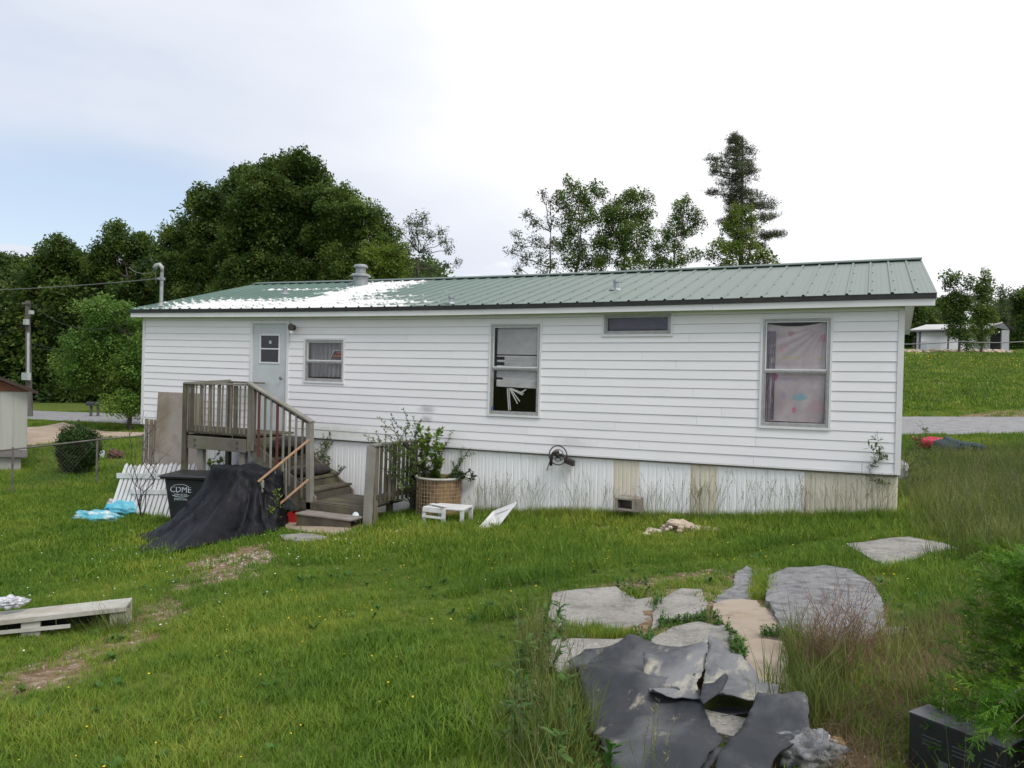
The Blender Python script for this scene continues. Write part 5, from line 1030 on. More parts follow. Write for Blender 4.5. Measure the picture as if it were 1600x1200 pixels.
MB().beam(r0-Vector((0,0,.1)),r1-Vector((0,0,.1)),.1,.14).build('gutter',gtr,barn)
for px in (1437,1481): a=W(px,549,dA-.15); b=Vector((a.x,a.y,z1)); MB().beam(a-Vector((0,0,.3)),b,.14,.08,(0,1,0)).build('downpipe',gtr,barn)
a=W(1444.5,544,dA-.1); MB().beam((a.x,a.y,bA.z),(a.x,a.y,bA.z+1.0),.42,.05,tuple(back.normalized())).build('door',wmt,barn)
shd=thing('open_shed',tuple(W(1560,548,dA)),'open-fronted gabled shed with a dark bay at the right end of the barn','shed'); s0,s1=W(1564,548,dA-1),W(1575.5,548,dA-1); sz=float(W(1575,516,dA-1)[2])
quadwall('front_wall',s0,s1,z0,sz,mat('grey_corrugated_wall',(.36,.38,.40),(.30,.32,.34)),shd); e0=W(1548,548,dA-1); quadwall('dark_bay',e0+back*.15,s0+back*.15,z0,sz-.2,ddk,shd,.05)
pk0=W(1566.5,503.5,dA-1.2); le=W(1549,508.5,dA-1.2); re=W(1586,515,dA-1.2)
MB().add([W(1552,510,dA-.98),W(1576,516,dA-.98),W(1576,512,dA-.98),pk0-Vector((0,0,.1)),W(1552,509,dA-.98)],[(0,1,2,3,4)]).build('gable',mat('grey_gable',(.30,.32,.34)),shd,solid=.05)
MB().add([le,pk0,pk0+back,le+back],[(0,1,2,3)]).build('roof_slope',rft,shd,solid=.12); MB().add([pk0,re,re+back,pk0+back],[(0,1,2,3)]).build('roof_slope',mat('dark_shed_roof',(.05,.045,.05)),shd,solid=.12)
rr=random.Random(9); rkm=mat('tan_boulder',(.42,.31,.22),(.48,.42,.36),objrand=.2,scale=1.5,bump=.5)
for i in range(34):
    px=1408+i*5.2+rr.uniform(-2,2); g=ground(px,551.5+rr.uniform(-1,1)); 
    if g is None: continue
    s=rr.uniform(.22,.42); tag(MB().blob((g[0],g[1],g[2]+s*.35),s*1.2,s,s*.62,seed=i,amp=.2,nu=8,nv=6,rot=rr.uniform(0,3)).build('boulder',rkm),'tan boulder in the row along the foot of the barns on the hill','boulder',group='boulders edging the track below the barns')
hw=thing('hill_wire_fence',tuple(ground(1600,560)),'thin sagging wire strung on posts across the hill field at the right','fence')
MB().tube(sagline(at(1395,538,33),at(1502,533.5,33),.03,10)+sagline(at(1502,533.5,33),at(1720,514,33),.25,16)[1:],.022,4).build('wire',wg,hw)
for px,py in ((1395,538),(1720,514)): a=Vector(at(px,py,33)); MB().tube([(a.x,a.y,float(gz(a.x,a.y)[0])-.2),a+Vector((0,0,.1))],.05,6).build('post',pole_m,hw)
# red sled and dark hose beyond the right corner
c=Vector(ground(1446,707))+Vector((0,0,.34)); v=[];f=[]; nx,ny=14,10
for j in range(ny+1):
    for i in range(nx+1):
        u=i/nx*2-1;t=j/ny*2-1; wv=.34*(1-.25*abs(t)**3); x=u*.31;y=t*.42; v.append(c+Vector((_R[0],_R[1],0))*x*(1-.25*max(0,t))+Vector((f2[0],f2[1],0))*y*.6+Vector((0,0,-.18+.25*max(abs(u)**3,abs(t)**3)-.06*(1-abs(u)))))
for j in range(ny):
    for i in range(nx): a=j*(nx+1)+i; f.append((a,a+1,a+nx+2,a+nx+1))
tag(MB().add(v,f).build('plastic_sled',mat('pinkish_red_plastic',(.62,.04,.10),(.50,.03,.07),rough=.4),smooth=True,solid=.012),'bright pinkish-red plastic sled in tall weeds beyond the right corner of the home','sled')
hp_=0 and [at(1463+i*4.6,694+i*.9+2.5*math.sin(i*1.3),13.5+.3*math.sin(i*2.1)) for i in range(14)]
q1,q2,q3=[Vector(ground(px,711))+Vector((0,0,.2)) for px in (1480,1500,1518)]; tag(MB().blob(q1,.34,.25,.20,seed=4,amp=.3,nu=22,nv=12).blob(q2,.34,.25,.15,seed=9,amp=.35,nu=22,nv=12).blob(q3,.28,.22,.11,seed=14,amp=.3,nu=20,nv=10).build('bunched_tarpaulin',mat('dark_green_tarpaulin',(.02,.055,.045),(.03,.04,.06)),smooth=True),'dark green bunched tarpaulin in the weeds right of the red sled','tarpaulin')
g=ground(1590,748); tag(MB().box(g[0]-.35,g[0]+.4,g[1]-.12,g[1]+.12,g[2]-.02,g[2]+.1).build('concrete_slab',conc),'small grey slab in the weeds at the right edge beyond the home','slab')
g=Vector(at(1411,735,13)); tag(MB().blob((g.x,g.y,g.z),.09,.09,.16,amp=.1,seed=2).build('grey_rock',mat('grey_rock',(.3,.3,.3),(.38,.38,.37))),'small grey rock at the right rear of the home corner','rock')

# ================= vegetation prototypes =================
def leafcluster(seed,n,R,ln,wd,flat=1.0):
    rn=random.Random(seed); mb=MB()
    for i in range(n):
        d=Vector((rn.gauss(0,1),rn.gauss(0,1),rn.gauss(0,1)*flat)).normalized()*R*rn.uniform(.25,1)**.6; a=Vector((rn.gauss(0,1),rn.gauss(0,1),rn.gauss(-.2,.7))).normalized(); b=a.cross(Vector((rn.gauss(0,.5),rn.gauss(0,.5),1))).normalized(); s=rn.uniform(.65,1.25); u=a.cross(b)*ln*.12
        mb.add([d,d+a*ln*s*.5+b*wd*s*.5+u,d+a*ln*s,d+a*ln*s*.5-b*wd*s*.5+u],[(0,1,2),(0,2,3)])
    return mb
def twigcluster(seed,n,R,ln):      # fine pine-like sprays
    rn=random.Random(seed); mb=MB()
    for i in range(n):
        d=Vector((rn.gauss(0,1),rn.gauss(0,1),rn.gauss(0,.5)))*R*.45; a=(d*.6+Vector((rn.gauss(0,1),rn.gauss(0,1),rn.gauss(.3,.8)))*.4).normalized(); b=a.cross(Vector((rn.random(),rn.random(),1))).normalized()*ln*.10; mb.add([d-b,d+b,d+a*ln*rn.uniform(.6,1.2)],[(0,1,2)])
    return mb
LF_dark=leafmat('dark_oak_leaves',(.03,.062,.015),(.075,.13,.026),(.18,.245,.05),trans=.45)
LF_mid=leafmat('mid_green_leaves',(.05,.10,.022),(.11,.18,.036),(.22,.29,.065),trans=.45)
LF_light=leafmat('fresh_green_leaves',(.06,.14,.024),(.12,.23,.04),(.21,.31,.06),trans=.4)
LF_yel=leafmat('yellow_green_leaves',(.08,.13,.02),(.15,.22,.03),(.24,.30,.05),trans=.4)
LF_pine=leafmat('pine_needles',(.05,.066,.038),(.09,.11,.058),(.14,.17,.08),trans=.4)
LF_sparse=leafmat('grey_green_leaves',(.06,.09,.04),(.10,.14,.055),(.15,.20,.08),trans=.4)
def pset(name,m,**k): return protoset(name,[(leafcluster(i*7+k.get('s',1),k.get('n',34),k.get('R',.55),k.get('ln',.22),k.get('wd',.13)),m) for i in range(4)])
PS_dark=pset('leaf_spray_dark',LF_dark,n=46,R=.62,ln=.24,wd=.15); PS_mid=pset('leaf_spray_mid',LF_mid,n=40,R=.55,ln=.22,wd=.14); PS_light=pset('leaf_spray_light',LF_light,n=40,R=.5,ln=.16,wd=.11)
PS_yel=pset('leaf_spray_yellow',LF_yel,n=36,R=.5,ln=.2,wd=.13); PS_sparse=pset('leaf_spray_sparse',LF_sparse,n=22,R=.5,ln=.2,wd=.12)
PS_pine=protoset('pine_spray',[(twigcluster(i,70,.5,.28),LF_pine) for i in range(4)])
bark=mat('grey_brown_bark',(.07,.06,.05),(.12,.105,.09),rough=.95,scale=6,stretch=(2,2,.3)); barkp=mat('dark_pine_bark',(.05,.045,.045),(.09,.08,.08),rough=.95,scale=6)
def limb(mb,a,b,r0,r1,rn,wob=.08,n=6):
    a=Vector(a);b=Vector(b);l=(b-a).length; pts=[a.lerp(b,i/n)+(Vector((rn.gauss(0,1),rn.gauss(0,1),rn.gauss(0,.6)))*wob*l*.35*math.sin(math.pi*i/n) if 0<i<n else Vector()) for i in range(n+1)]; mb.tube(pts,r0,6,r2=r1); return pts
def tree(name,label,px,t,blobs,ps,dens=1.0,scale=1.0,trunk=.25,seed=1,base=None,fork=.35,squash=.85,dj=.5,cat='tree',group=None,barkm=None,twigs=0,keep=1.0):
    """blobs: (px,py,radius px) of leaf masses seen at depth t; each gets its own depth around the trunk"""
    rn=random.Random(seed); g=np.random.default_rng(seed); b0=at(px,600,t); x0,y0=b0[0],b0[1]; z0=float(gz(x0,y0)[0]) if base is None else base
    tr=thing(name,(x0,y0,z0),label,cat,group); mb=MB(); P=[];S=[]; cs=[]; topz=max(float(at(b[0],b[1],t)[2]) for b in blobs)
    span=max(abs(b[0]-px) for b in blobs)/CF*t
    for (bx_,by_,br_) in blobs:
        R_=br_/CF*t; off=rn.uniform(-1,1)*dj*max(R_*1.2,math.sqrt(max(.05,span**2-((bx_-px)/CF*t)**2))*.7); c=Vector(at(bx_,by_,t+off)); cs.append((c,R_*(1+off/t)))
    hz=topz-z0; fk=Vector((x0,y0,z0+hz*fork)); tp=Vector((x0+rn.uniform(-.3,.3),y0+rn.uniform(-.3,.3),z0+hz*.8)); trunkpts=limb(mb,(x0,y0,z0-.3),fk,trunk,trunk*.75,rn,.05); trunkpts+=limb(mb,fk,tp,trunk*.75,trunk*.15,rn,.06)
    for c,R_ in cs:
        k=min(trunkpts,key=lambda q:(q-c).length+abs(q.z-(c.z-R_*.8))*.6+(0 if q.z<c.z else 3)); limb(mb,k,c,max(.03,trunk*.3*min(1,R_/1.2)),.02,rn,.12,7)
        for _ in range(3+twigs): d=Vector((rn.gauss(0,1),rn.gauss(0,1),rn.gauss(.3,.8))).normalized(); limb(mb,c-d*R_*.2,c+d*R_*(.85+.35*(twigs>0)),max(.02,trunk*.10),.008,rn,.12,4)
        m=max(4,int(dens*16*(R_/(.55*scale))**2.0*1.25)); d=g.normal(0,1,(m,3)); d/=np.linalg.norm(d,axis=1)[:,None]; r=R_*g.uniform(.2,1.0,m)**.5*np.where(g.uniform(0,1,m)<.12,g.uniform(1,1.45,m),1); q=d*r[:,None]; q[:,2]*=squash
        lump=1+.32*np.sin(d[:,0]*5+seed)*np.sin(d[:,1]*4.3+d[:,2]*5); q*=lump[:,None]; P.append(q+np.array(c)); S.append(g.uniform(.7,1.2,m)*scale)
    P=np.vstack(P);S=np.concatenate(S); mb.build('trunk',barkm or bark,tr,smooth=True)
    rot=np.stack([g.uniform(-.6,.6,len(P)),g.uniform(-.6,.6,len(P)),g.uniform(0,6.28,len(P))],1); spread('crown',ps,P,rot,S,tr); return tr
def fillblobs(poly,n,rmin,rmax,seed):
    rn=random.Random(seed); xs=[p[0] for p in poly];ys=[p[1] for p in poly]; o=[]
    k=0
    while len(o)<n and k<9000:
        k+=1; r=rn.uniform(rmin,rmax); x=rn.uniform(min(xs),max(xs)); y=rn.uniform(min(ys),max(ys))
        if not inpoly(np.array([x]),np.array([y]),poly)[0]: continue
        if any(not inpoly(np.array([x+dx*r*.55]),np.array([y+dy*r*.55]),poly)[0] for dx,dy in ((1,0),(-1,0),(0,-1),(.7,-.7),(-.7,-.7))): continue
        if any(math.hypot(x-a,y-b)<(r+c)*.38 for a,b,c in o): continue
        o.append((x,y,r))
    return o
G1='trees of the wood behind and left of the home'
# left wood, row by row from the left edge
tree('broadleaf_tree','dark rounded tree at the far left edge of the wood',-30,62,fillblobs([(-120,420),(-60,385),(0,378),(45,395),(60,470),(50,640),(-120,640)],34,14,34,11),PS_dark,.8,.95,.3,11,group=G1)
tree('broadleaf_tree','broad dark tree behind the utility pole with a flat rounded top',105,60,fillblobs([(40,420),(62,382),(100,370),(140,380),(165,400),(180,480),(170,640),(40,640)],44,13,32,12),PS_dark,.8,.95,.3,12,group=G1)
tree('broadleaf_tree','tree with a ragged top between the rounded tree and the big oak',195,58,fillblobs([(130,400),(150,365),(185,350),(225,358),(255,372),(275,440),(270,640),(135,640)],48,12,28,13),PS_dark,.75,.9,.3,13,group=G1)
tree('broadleaf_tree','left shoulder of the big tree group, rising behind the mast',310,54,fillblobs([(248,400),(262,350),(295,320),(298,296),(330,285),(370,300),(390,400),(390,600),(250,600)],60,12,30,14),PS_dark,.7,.85,.35,14,group=G1)
tree('broadleaf_tree','tallest big oak above the left half of the roof',440,52,fillblobs([(345,300),(360,270),(385,255),(410,262),(435,238),(462,233),(485,245),(500,272),(515,300),(560,310),(560,470),(345,470)],90,12,32,15),PS_dark,.75,.85,.45,15,group=G1)
tree('broadleaf_tree','right side of the big tree group with yellower leaves above the flue',560,50,fillblobs([(500,310),(525,285),(550,292),(575,320),(600,335),(620,370),(640,400),(645,450),(500,470)],56,10,24,16),PS_mid,.6,.8,.35,16,group=G1)
tree('broadleaf_tree','small yellow-green tree tucked behind the roof right of the flue',600,46,fillblobs([(560,400),(585,375),(615,370),(638,395),(645,450),(560,460)],22,9,16,17),PS_yel,.55,.7,.15,17,group=G1)
tree('sparse_tree','thin see-through tree with upright stems right of the big group',655,52,[(640,350,14),(660,342,14),(652,365,16),(672,370,12),(690,360,10),(695,378,12),(645,385,12),(665,392,12),(700,392,7),(640,410,12),(662,415,12),(628,365,10),(675,425,12),(650,430,14),(700,415,7),(715,410,4)],PS_sparse,.30,.65,.16,18,fork=.2,twigs=5,group=G1)
# dark undergrowth wall behind, reads as one mass
def mass(name,pxs,ts,zlo,hi,n,ps,sc,seed):
    g=np.random.default_rng(seed); m=n; u=g.uniform(pxs[0],pxs[1],m); t=g.uniform(ts[0],ts[1],m); yy=g.uniform(hi,zlo,m); yy=hi+(yy-hi)+18*np.sin(u*.05+seed)*(yy<hi+30)
    P=np.array([at(a,b,c) for a,b,c in zip(u,yy,t)]); gzv=gz(P[:,0],P[:,1]); k=P[:,2]>gzv; P=P[k]; m=len(P)
    return scatter(name,ps,P,np.stack([g.uniform(-.6,.6,m),g.uniform(-.6,.6,m),g.uniform(0,6.28,m)],1),g.uniform(.8,1.4,m)*sc,kind='stuff',label='dark mass of undergrowth filling the wood '+('at the left' if pxs[0]<700 else 'behind the barns'),cat='undergrowth')
mass('undergrowth',(-260,700),(57,75),655,425,5200,PS_dark,1.35,3)
tree('young_maple','lighter green tree standing alone between the road and the left end of the home',203,34.5,fillblobs([(85,545),(115,510),(120,480),(150,472),(190,478),(235,480),(270,520),(265,620),(215,645),(160,650),(115,610),(90,580)],34,14,26,21),PS_light,1.0,.72,.12,21,fork=.25)
# trees over the roof in the middle and on the right
G2='trees beyond the roof in the middle of the picture'
tree('sparse_tree','open spindly tree with bare top twigs, leftmost above the middle roof',850,50,[(848,305,8),(860,315,10),(822,335,10),(835,350,12),(862,350,12),(805,368,9),(815,385,12),(838,375,12),(860,385,14),(800,395,10),(822,405,12),(845,405,14),(865,415,14),(812,420,10),(850,430,12)],PS_sparse,.34,.7,.16,31,fork=.25,twigs=5,group=G2)
tree('broadleaf_tree','airy green tree with two rounded heads right of the spindly one',900,50,[(895,290,13),(905,305,15),(880,310,14),(925,295,10),(935,305,12),(915,320,14),(885,330,14),(905,345,18),(888,360,16),(930,340,14),(880,380,16),(905,385,18),(895,410,18),(925,410,16)],PS_mid,.34,.64,.2,32,fork=.3,twigs=2,group=G2)
tree('broadleaf_tree','densest round-headed tree above the middle of the roof',970,48,[(985,308,15),(1005,312,14),(965,315,15),(950,335,18),(980,335,20),(1005,340,18),(955,360,20),(985,362,22),(1012,368,14),(940,380,18),(965,388,20),(995,390,18),(945,410,16),(975,415,16),(1000,410,14)],PS_mid,.40,.66,.22,33,fork=.3,twigs=1,group=G2)
tree('broadleaf_tree','low leaning tree with a pointed head left of the pine',1045,49,[(1070,315,9),(1065,325,13),(1085,335,12),(1060,345,15),(1090,350,13),(1045,360,16),(1072,362,14),(1035,385,16),(1060,385,14),(1085,400,11),(1030,405,16),(1065,405,12),(1045,415,14),(1015,418,10)],PS_mid,.32,.62,.18,34,fork=.3,twigs=2,group=G2)
def pine(px,t,top,prof,label,seed=5,name='pine_tree'):
    rn=random.Random(seed); g=np.random.default_rng(seed); b=at(px,600,t); z0=float(gz(b[0],b[1])[0]); tr=thing(name,(b[0],b[1],z0),label,'tree'); zt=float(at(px,top,t)[2]); mb=MB(); mb.tube([(b[0],b[1],z0-.3),(b[0]+.1,b[1],(z0+zt)/2),(b[0],b[1],zt)],.26,8,r2=.03); P=[];S=[]
    for (py,l,r_) in prof:
        for sgn,ln in ((-1,l),(1,r_),(0,(l+r_)/3),(0,-(l+r_)/3)):
            if abs(ln)<2: continue
            m_=abs(ln)/CF*t; d=(Vector((_R[0],_R[1],0))*sgn+Vector((f2[0],f2[1],0))*(rn.uniform(-.5,.5) if sgn else (1 if ln>0 else -1))).normalized(); s=Vector(at(px,py+rn.uniform(-2,2),t)); e=s+d*m_+Vector((0,0,rn.uniform(-.12,.22)*m_)); limb(mb,s-Vector((0,0,.1)),e,.05,.012,rn,.15,5)
            k=max(3,int(m_*5.5)); u=g.uniform(.25,1.05,k)**.8; q=np.array(s)[None]+(np.array(e-s))[None]*u[:,None]+g.normal(0,.17,(k,3))*np.array([1,1,.38])+np.array([0,0,.10]); P.append(q); S.append(g.uniform(.7,1.15,k)*.72)
    P=np.vstack(P);S=np.concatenate(S); mb.build('trunk',barkp,tr,smooth=True); spread('crown',PS_pine,P,rrot(len(P),.4),S,tr)
pine(1150,49,214,[(218,5,6),(224,10,14),(232,12,22),(240,14,28),(248,18,26),(255,40,24),(262,34,28),(269,46,30),(277,38,24),(286,22,18),(296,18,40),(303,42,50),(312,14,55),(320,12,48),(330,20,56),(340,10,60),(350,26,40),(360,20,30),(372,12,66),(382,20,70),(392,25,45)],'tall dark pine rising above the right part of the roof')
tree('broadleaf_tree','yellow-green tree growing round the foot of the tall pine',1160,47,[(1150,325,8),(1165,335,13),(1145,345,14),(1175,350,11),(1160,365,16),(1135,360,10),(1125,385,13),(1145,390,14),(1170,388,14),(1110,400,11),(1135,410,15),(1165,410,15),(1190,400,13),(1205,408,9),(1185,412,12)],PS_yel,.45,.72,.15,36,fork=.3,twigs=2,group=G2)
# right background
G3='trees on the hill around the barns'
tree('hill_tree','bushy tree with two thin crooked tops in front of the barn',1497,71,[(1480,432,3.5),(1488,438,4),(1483,448,6),(1497,432,3),(1515,438,4),(1512,448,4),(1490,460,8),(1502,466,9),(1480,474,9),(1497,482,11),(1510,476,8),(1488,495,9),(1503,500,9),(1497,515,8),(1490,523,6),(1508,528,8),(1513,540,6),(1487,512,6)],PS_dark,.7,.95,.14,41,fork=.2,group=G3)
tree('hill_tree','taller bushy tree with a pointed top at the open shed',1532,73,[(1540,426,2.5),(1539,434,6),(1535,444,7),(1548,440,5),(1530,455,9),(1544,456,8),(1525,468,9),(1540,470,10),(1528,485,11),(1545,488,10),(1552,500,7),(1532,503,11),(1522,515,8),(1540,518,8),(1534,535,6),(1528,528,6)],PS_mid,.7,.95,.14,42,fork=.2,group=G3)
tree('hill_tree','distant tree at the far right with a reddish open crown',1572,98,[(1565,455,8),(1578,460,9),(1568,472,10),(1585,475,9),(1572,490,10),(1590,490,10)],PS_sparse,.7,1.3,.25,43,group=G3)
tree('hill_tree','dense dark tree at the right edge behind the shed',1604,92,[(1598,465,11),(1612,460,14),(1600,485,14),(1612,505,16),(1595,520,12),(1590,535,10),(1620,530,16)],PS_dark,1.0,1.3,.25,44,group=G3)
for i,(px,py,l) in enumerate(((1425,480,'dark tree just right of the roof corner behind the barn'),(1448,486,'low rounded tree above the barn roof, left of the two bushy ones'),(1470,476,'mid-height tree behind the barn beside the crooked-topped tree'))):
    tree('hill_tree',l,px,96+i*3,[(px-8,py,9),(px+8,py+3,9),(px,py+15,13),(px-10,py+28,12),(px+10,py+30,12),(px,py+42,12)],PS_dark,1.0,1.3,.22,50+i,group=G3)
mass('undergrowth',(1380,1760),(100,112),548,495,1500,PS_dark,1.7,8)

# ================= near shrubs =================
PS_bush=protoset('bush_spray',[(leafcluster(i,44,.14,.055,.03),leafmat('bush_leaves',(.025,.055,.012),(.05,.10,.02),(.12,.17,.035))) for i in range(3)])
def shrub(name,label,c,R,H,n,ps,sc,seed,cat='shrub',stems=7,par=None,lowr=.6):
    g=np.random.default_rng(seed); rn=random.Random(seed); t=thing(name,tuple(c),label,cat); m=n; d=g.normal(0,1,(m,3)); d/=np.linalg.norm(d,axis=1)[:,None]; r=g.uniform(.3,1,m)**.45; h=(d[:,2]*r+1)/2; lump=1+.18*np.sin(d[:,0]*6+seed)*np.cos(d[:,1]*5+d[:,2]*4)
    k=(lowr+(1-lowr)*np.minimum(1,h*1.6)); P=np.stack([c[0]+d[:,0]*r*R*k*lump,c[1]+d[:,1]*r*R*k*lump,c[2]+.03+h*H*lump],1); spread('foliage',ps,P,rrot(m,.4),g.uniform(.7,1.2,m)*sc,t); mb=MB()
    for _ in range(stems): a=rn.uniform(0,6.3); limb(mb,(c[0],c[1],c[2]-.05),(c[0]+R*.6*math.cos(a),c[1]+R*.6*math.sin(a),c[2]+H*.8),.014,.004,rn,.1,5)
    mb.build('stem',bark,t); return t
g=ground(122,742); shrub('round_bush','dense rounded bush grown through the fence in the left yard',g,.52,1.30,1100,PS_bush,1.25,61)
def sprigplant(name,label,base,tips,leafm,seed,ll=.035,lw=.016,step=.035,cat='shrub',r=.009,sub=5,subl=.28,barkm=None,leafon=1.0):
    """woody stems with real side twigs and leaves in pairs along them"""
    rn=random.Random(seed); t=thing(name,tuple(base),label,cat); st=MB();lf=MB()
    def leaves(pts):
        for a,b in zip(pts,pts[1:]):
            n=max(1,int((b-a).length/step))
            for i in range(n):
                if rn.random()>leafon: continue
                p=a.lerp(b,i/n); d=(b-a).normalized(); 
                for s in (-1,1):
                    q=(d*.5+Vector((rn.gauss(0,1),rn.gauss(0,1),rn.gauss(.2,.6))).normalized()).normalized(); w_=q.cross(Vector((rn.gauss(0,.4),rn.gauss(0,.4),1))).normalized(); L_=ll*rn.uniform(.7,1.3); lf.add([p,p+q*L_*.5+w_*lw*.6,p+q*L_,p+q*L_*.5-w_*lw*.6],[(0,1,2),(0,2,3)])
    for tp in tips:
        pts=limb(st,base,tp,r,r*.3,rn,.14,8); leaves(pts[(1 if r<.0065 else 3):])
        for _ in range(sub):
            k=rn.randint(2,7); s=pts[k]; dv=(Vector(tp)-Vector(base)).normalized(); e=s+(dv*.6+Vector((rn.gauss(0,.7),rn.gauss(0,.7),rn.gauss(.1,.4)))).normalized()*subl*rn.uniform(.5,1.2); q=limb(st,s,e,r*.4,r*.15,rn,.12,5); leaves(q[1:])
    st.build('stem',barkm or bark,t); 
    if lf.v: lf.build('foliage',leafm,t,kind='stuff')
    return t
lfp=leafmat('privet_leaves',(.07,.12,.035),(.13,.20,.05),(.21,.29,.07),trans=.4); lfg=leafmat('bright_vine_leaves',(.11,.19,.03),(.18,.28,.04),(.25,.36,.06),trans=.4)
b=Vector(at(655,760,13.4)); b.z=float(gz(b.x,b.y)[0])
sprigplant('privet_shrub','leggy shrub with tiny leaves arching over the landing guard',b,[Vector(at(*p,d)) for p,d in (((630,638),12.9),((612,655),12.7),((598,690),12.6),((590,685),12.9),((645,650),13.0),((620,672),12.5),((608,715),12.4))],lfp,71,subl=.42,sub=10,ll=.048,lw=.024,step=.026)
b2=Vector(at(672,765,13.6)); b2.z=float(gz(b2.x,b2.y)[0])
sprigplant('privet_shrub','leggy shrub leaning right over the wire basket',b2,[Vector(at(*p,d)) for p,d in (((735,700),13.2),((722,715),13.3),((700,690),13.4),((715,728),13.3),((662,705),13.2),((690,712),13.3))],lfp,72,subl=.36,sub=8,ll=.05,lw=.026,step=.026)
sprigplant('climbing_vine','bright green leafy vine in the middle of the leggy shrubs',b2+Vector((-.08,.1,0)),[Vector(at(*p,d)) for p,d in (((652,660),13),((668,668),12.9),((683,678),12.9),((690,668),13),((660,675),12.9))],lfg,73,ll=.08,lw=.06,subl=.18,sub=7,step=.035)
v0=Vector(at(735,748,13.1)); sprigplant('creeping_weed','dark leafy creeper flopped over the basket and white board',Vector(at(700,748,12.9)),[Vector(at(*p,13.0)) for p in ((745,742),(735,736),(725,738),(742,748),(715,741))],leafmat('creeper_leaves',(.02,.05,.015),(.04,.085,.02),(.07,.12,.03)),74,ll=.05,lw=.03,subl=.12,sub=7)
vn=wall(507,700,-.1); sprigplant('climbing_vine','small dark vine climbing the skirt right of the newel post',Vector((vn[0]+.05,-.08,-.8)),[Vector((wall(px,py,-.06)[0],-.06,wall(px,py,-.06)[1])) for px,py in ((505,676),(512,682),(500,690),(516,673),(497,705))],LF_dark,75,ll=.04,lw=.03,sub=4,subl=.14)
sprigplant('potted_weed','green weed on the stair edge beside the black carpet',Vector(wall(530,740,-.25)[0:1]+(-.25,)+wall(530,740,-.25)[1:2]),[Vector((wall(px,py,-.3)[0],-.3,wall(px,py,-.3)[1])) for px,py in ((540,728),(533,731),(520,735))],LF_mid,76,ll=.05,lw=.02,sub=2,subl=.1)
p=Vector(at(330,745,14.6)); p.z=float(gz(p.x,p.y)[0])
sprigplant('shade_weed','leafy weed growing in the shade under the deck',p,[Vector(at(*q,14.4)) for q in ((335,704),(345,712),(328,715),(350,722),(340,720),(362,725))],lfg,77,ll=.09,lw=.06,sub=4,subl=.2,step=.09)
p=Vector(at(221,800,14.8)); p.z=float(gz(p.x,p.y)[0])
sprigplant('bare_sapling','bare dark sapling stems sticking up before the picket panel',p,[Vector(at(*q,14.5)) for q in ((196,640),(231,660),(240,700),(210,700),(225,640))],LF_dark,78,r=.010,sub=7,subl=.5,barkm=mat('dark_twig',(.04,.03,.028)),leafon=0)
g=ground(424,828); sprigplant('tall_weed','narrow tall weed between the slim handrail and the cover',Vector(g),[Vector(at(*q,12.3)) for q in ((434,762),(438,775),(426,785))],lfg,79,ll=.08,lw=.02,sub=2,subl=.12,step=.05,r=.005)
g=ground(1372,800); sprigplant('tall_weed','tall dark spiky weed against the cream skirting at the right end',Vector(g),[Vector(at(*q,10.35)) for q in ((1370,672),(1369,690),(1374,700))],LF_dark,80,ll=.08,lw=.022,sub=4,subl=.16,step=.055,r=.006)
g=ground(1418,800); 
for i,(px,py) in enumerate(((1431,660),(1424,680),(1444,668))):
    sprigplant('tall_weed',['tallest thin dark weed standing just right of the home corner','shorter thin weed touching the home corner','thin weed in front of the red sled'][i],Vector(ground(px-2,770)),[Vector(at(px,py,11.8)),Vector(at(px+4,py+18,11.8))],LF_dark,81+i,ll=.05,lw=.02,sub=4,subl=.2,step=.08,r=.006)
# juniper at the right edge
jm=leafmat('juniper_sprays',(.04,.11,.014),(.10,.23,.02),(.26,.38,.035),trans=.4)
def jspray(seed):
    rn=random.Random(seed); mb=MB()
    for i in range(26):
        u=rn.uniform(0,1); p=Vector((u*.16,0,.02*math.sin(u*3))); d=Vector((.7+rn.random()*.5,rn.gauss(0,.75),rn.gauss(0,.5))).normalized(); w_=d.cross(Vector((0,rn.gauss(0,.5),1))).normalized()*.0022; l=.05*(1.15-u)*rn.uniform(.6,1.2)+.015
        mb.add([p-w_,p+w_,p+d*l+w_*.6,p+d*l-w_*.6],[(0,1,2,3)])
        for s in (-1,1,1): q=p+d*l*rn.uniform(.2,.8); e=(d+Vector((rn.gauss(0,.5),s*.8,rn.gauss(0,.5)))).normalized()*l*.45; mb.add([q-w_*.8,q+w_*.8,q+e],[(0,1,2)])
    return mb
PS_jun=protoset('juniper_spray',[(jspray(i),jm) for i in range(5)])
jb=Vector(at(1655,1000,3.1)); jz=float(gz(jb.x,jb.y)[0]); jt=thing('juniper',(jb.x,jb.y,jz),'feathery juniper bush filling the lower right edge','juniper'); g=np.random.default_rng(5); P=[];Rr=[];S=[]; mb=MB(); rn=random.Random(5)
mb.tube([(jb.x,jb.y,jz-.05),(jb.x,jb.y,jz+1.0)],.03,7,r2=.008)
for i in range(210):
    h=rn.uniform(.05,.92); a=rn.uniform(0,6.28); l=(.36*(1-h*.75)+.05)*rn.uniform(.7,1.2); s=Vector((jb.x,jb.y,jz+h)); d=Vector((math.cos(a),math.sin(a),rn.uniform(-.10,.35))).normalized()
    pts=limb(mb,s,s+d*l,.006,.0015,rn,.1,5)
    for k in range(7):
        u=.30+.70*k/6; q=s+d*l*u+Vector((rn.gauss(0,.012),rn.gauss(0,.012),rn.gauss(0,.012))); P.append(q); Rr.append((rn.gauss(0,.6),-math.asin(d.z)+rn.gauss(0,.25),a+rn.gauss(0,.55))); S.append(rn.uniform(.7,1.15)*(.62+.25*u))
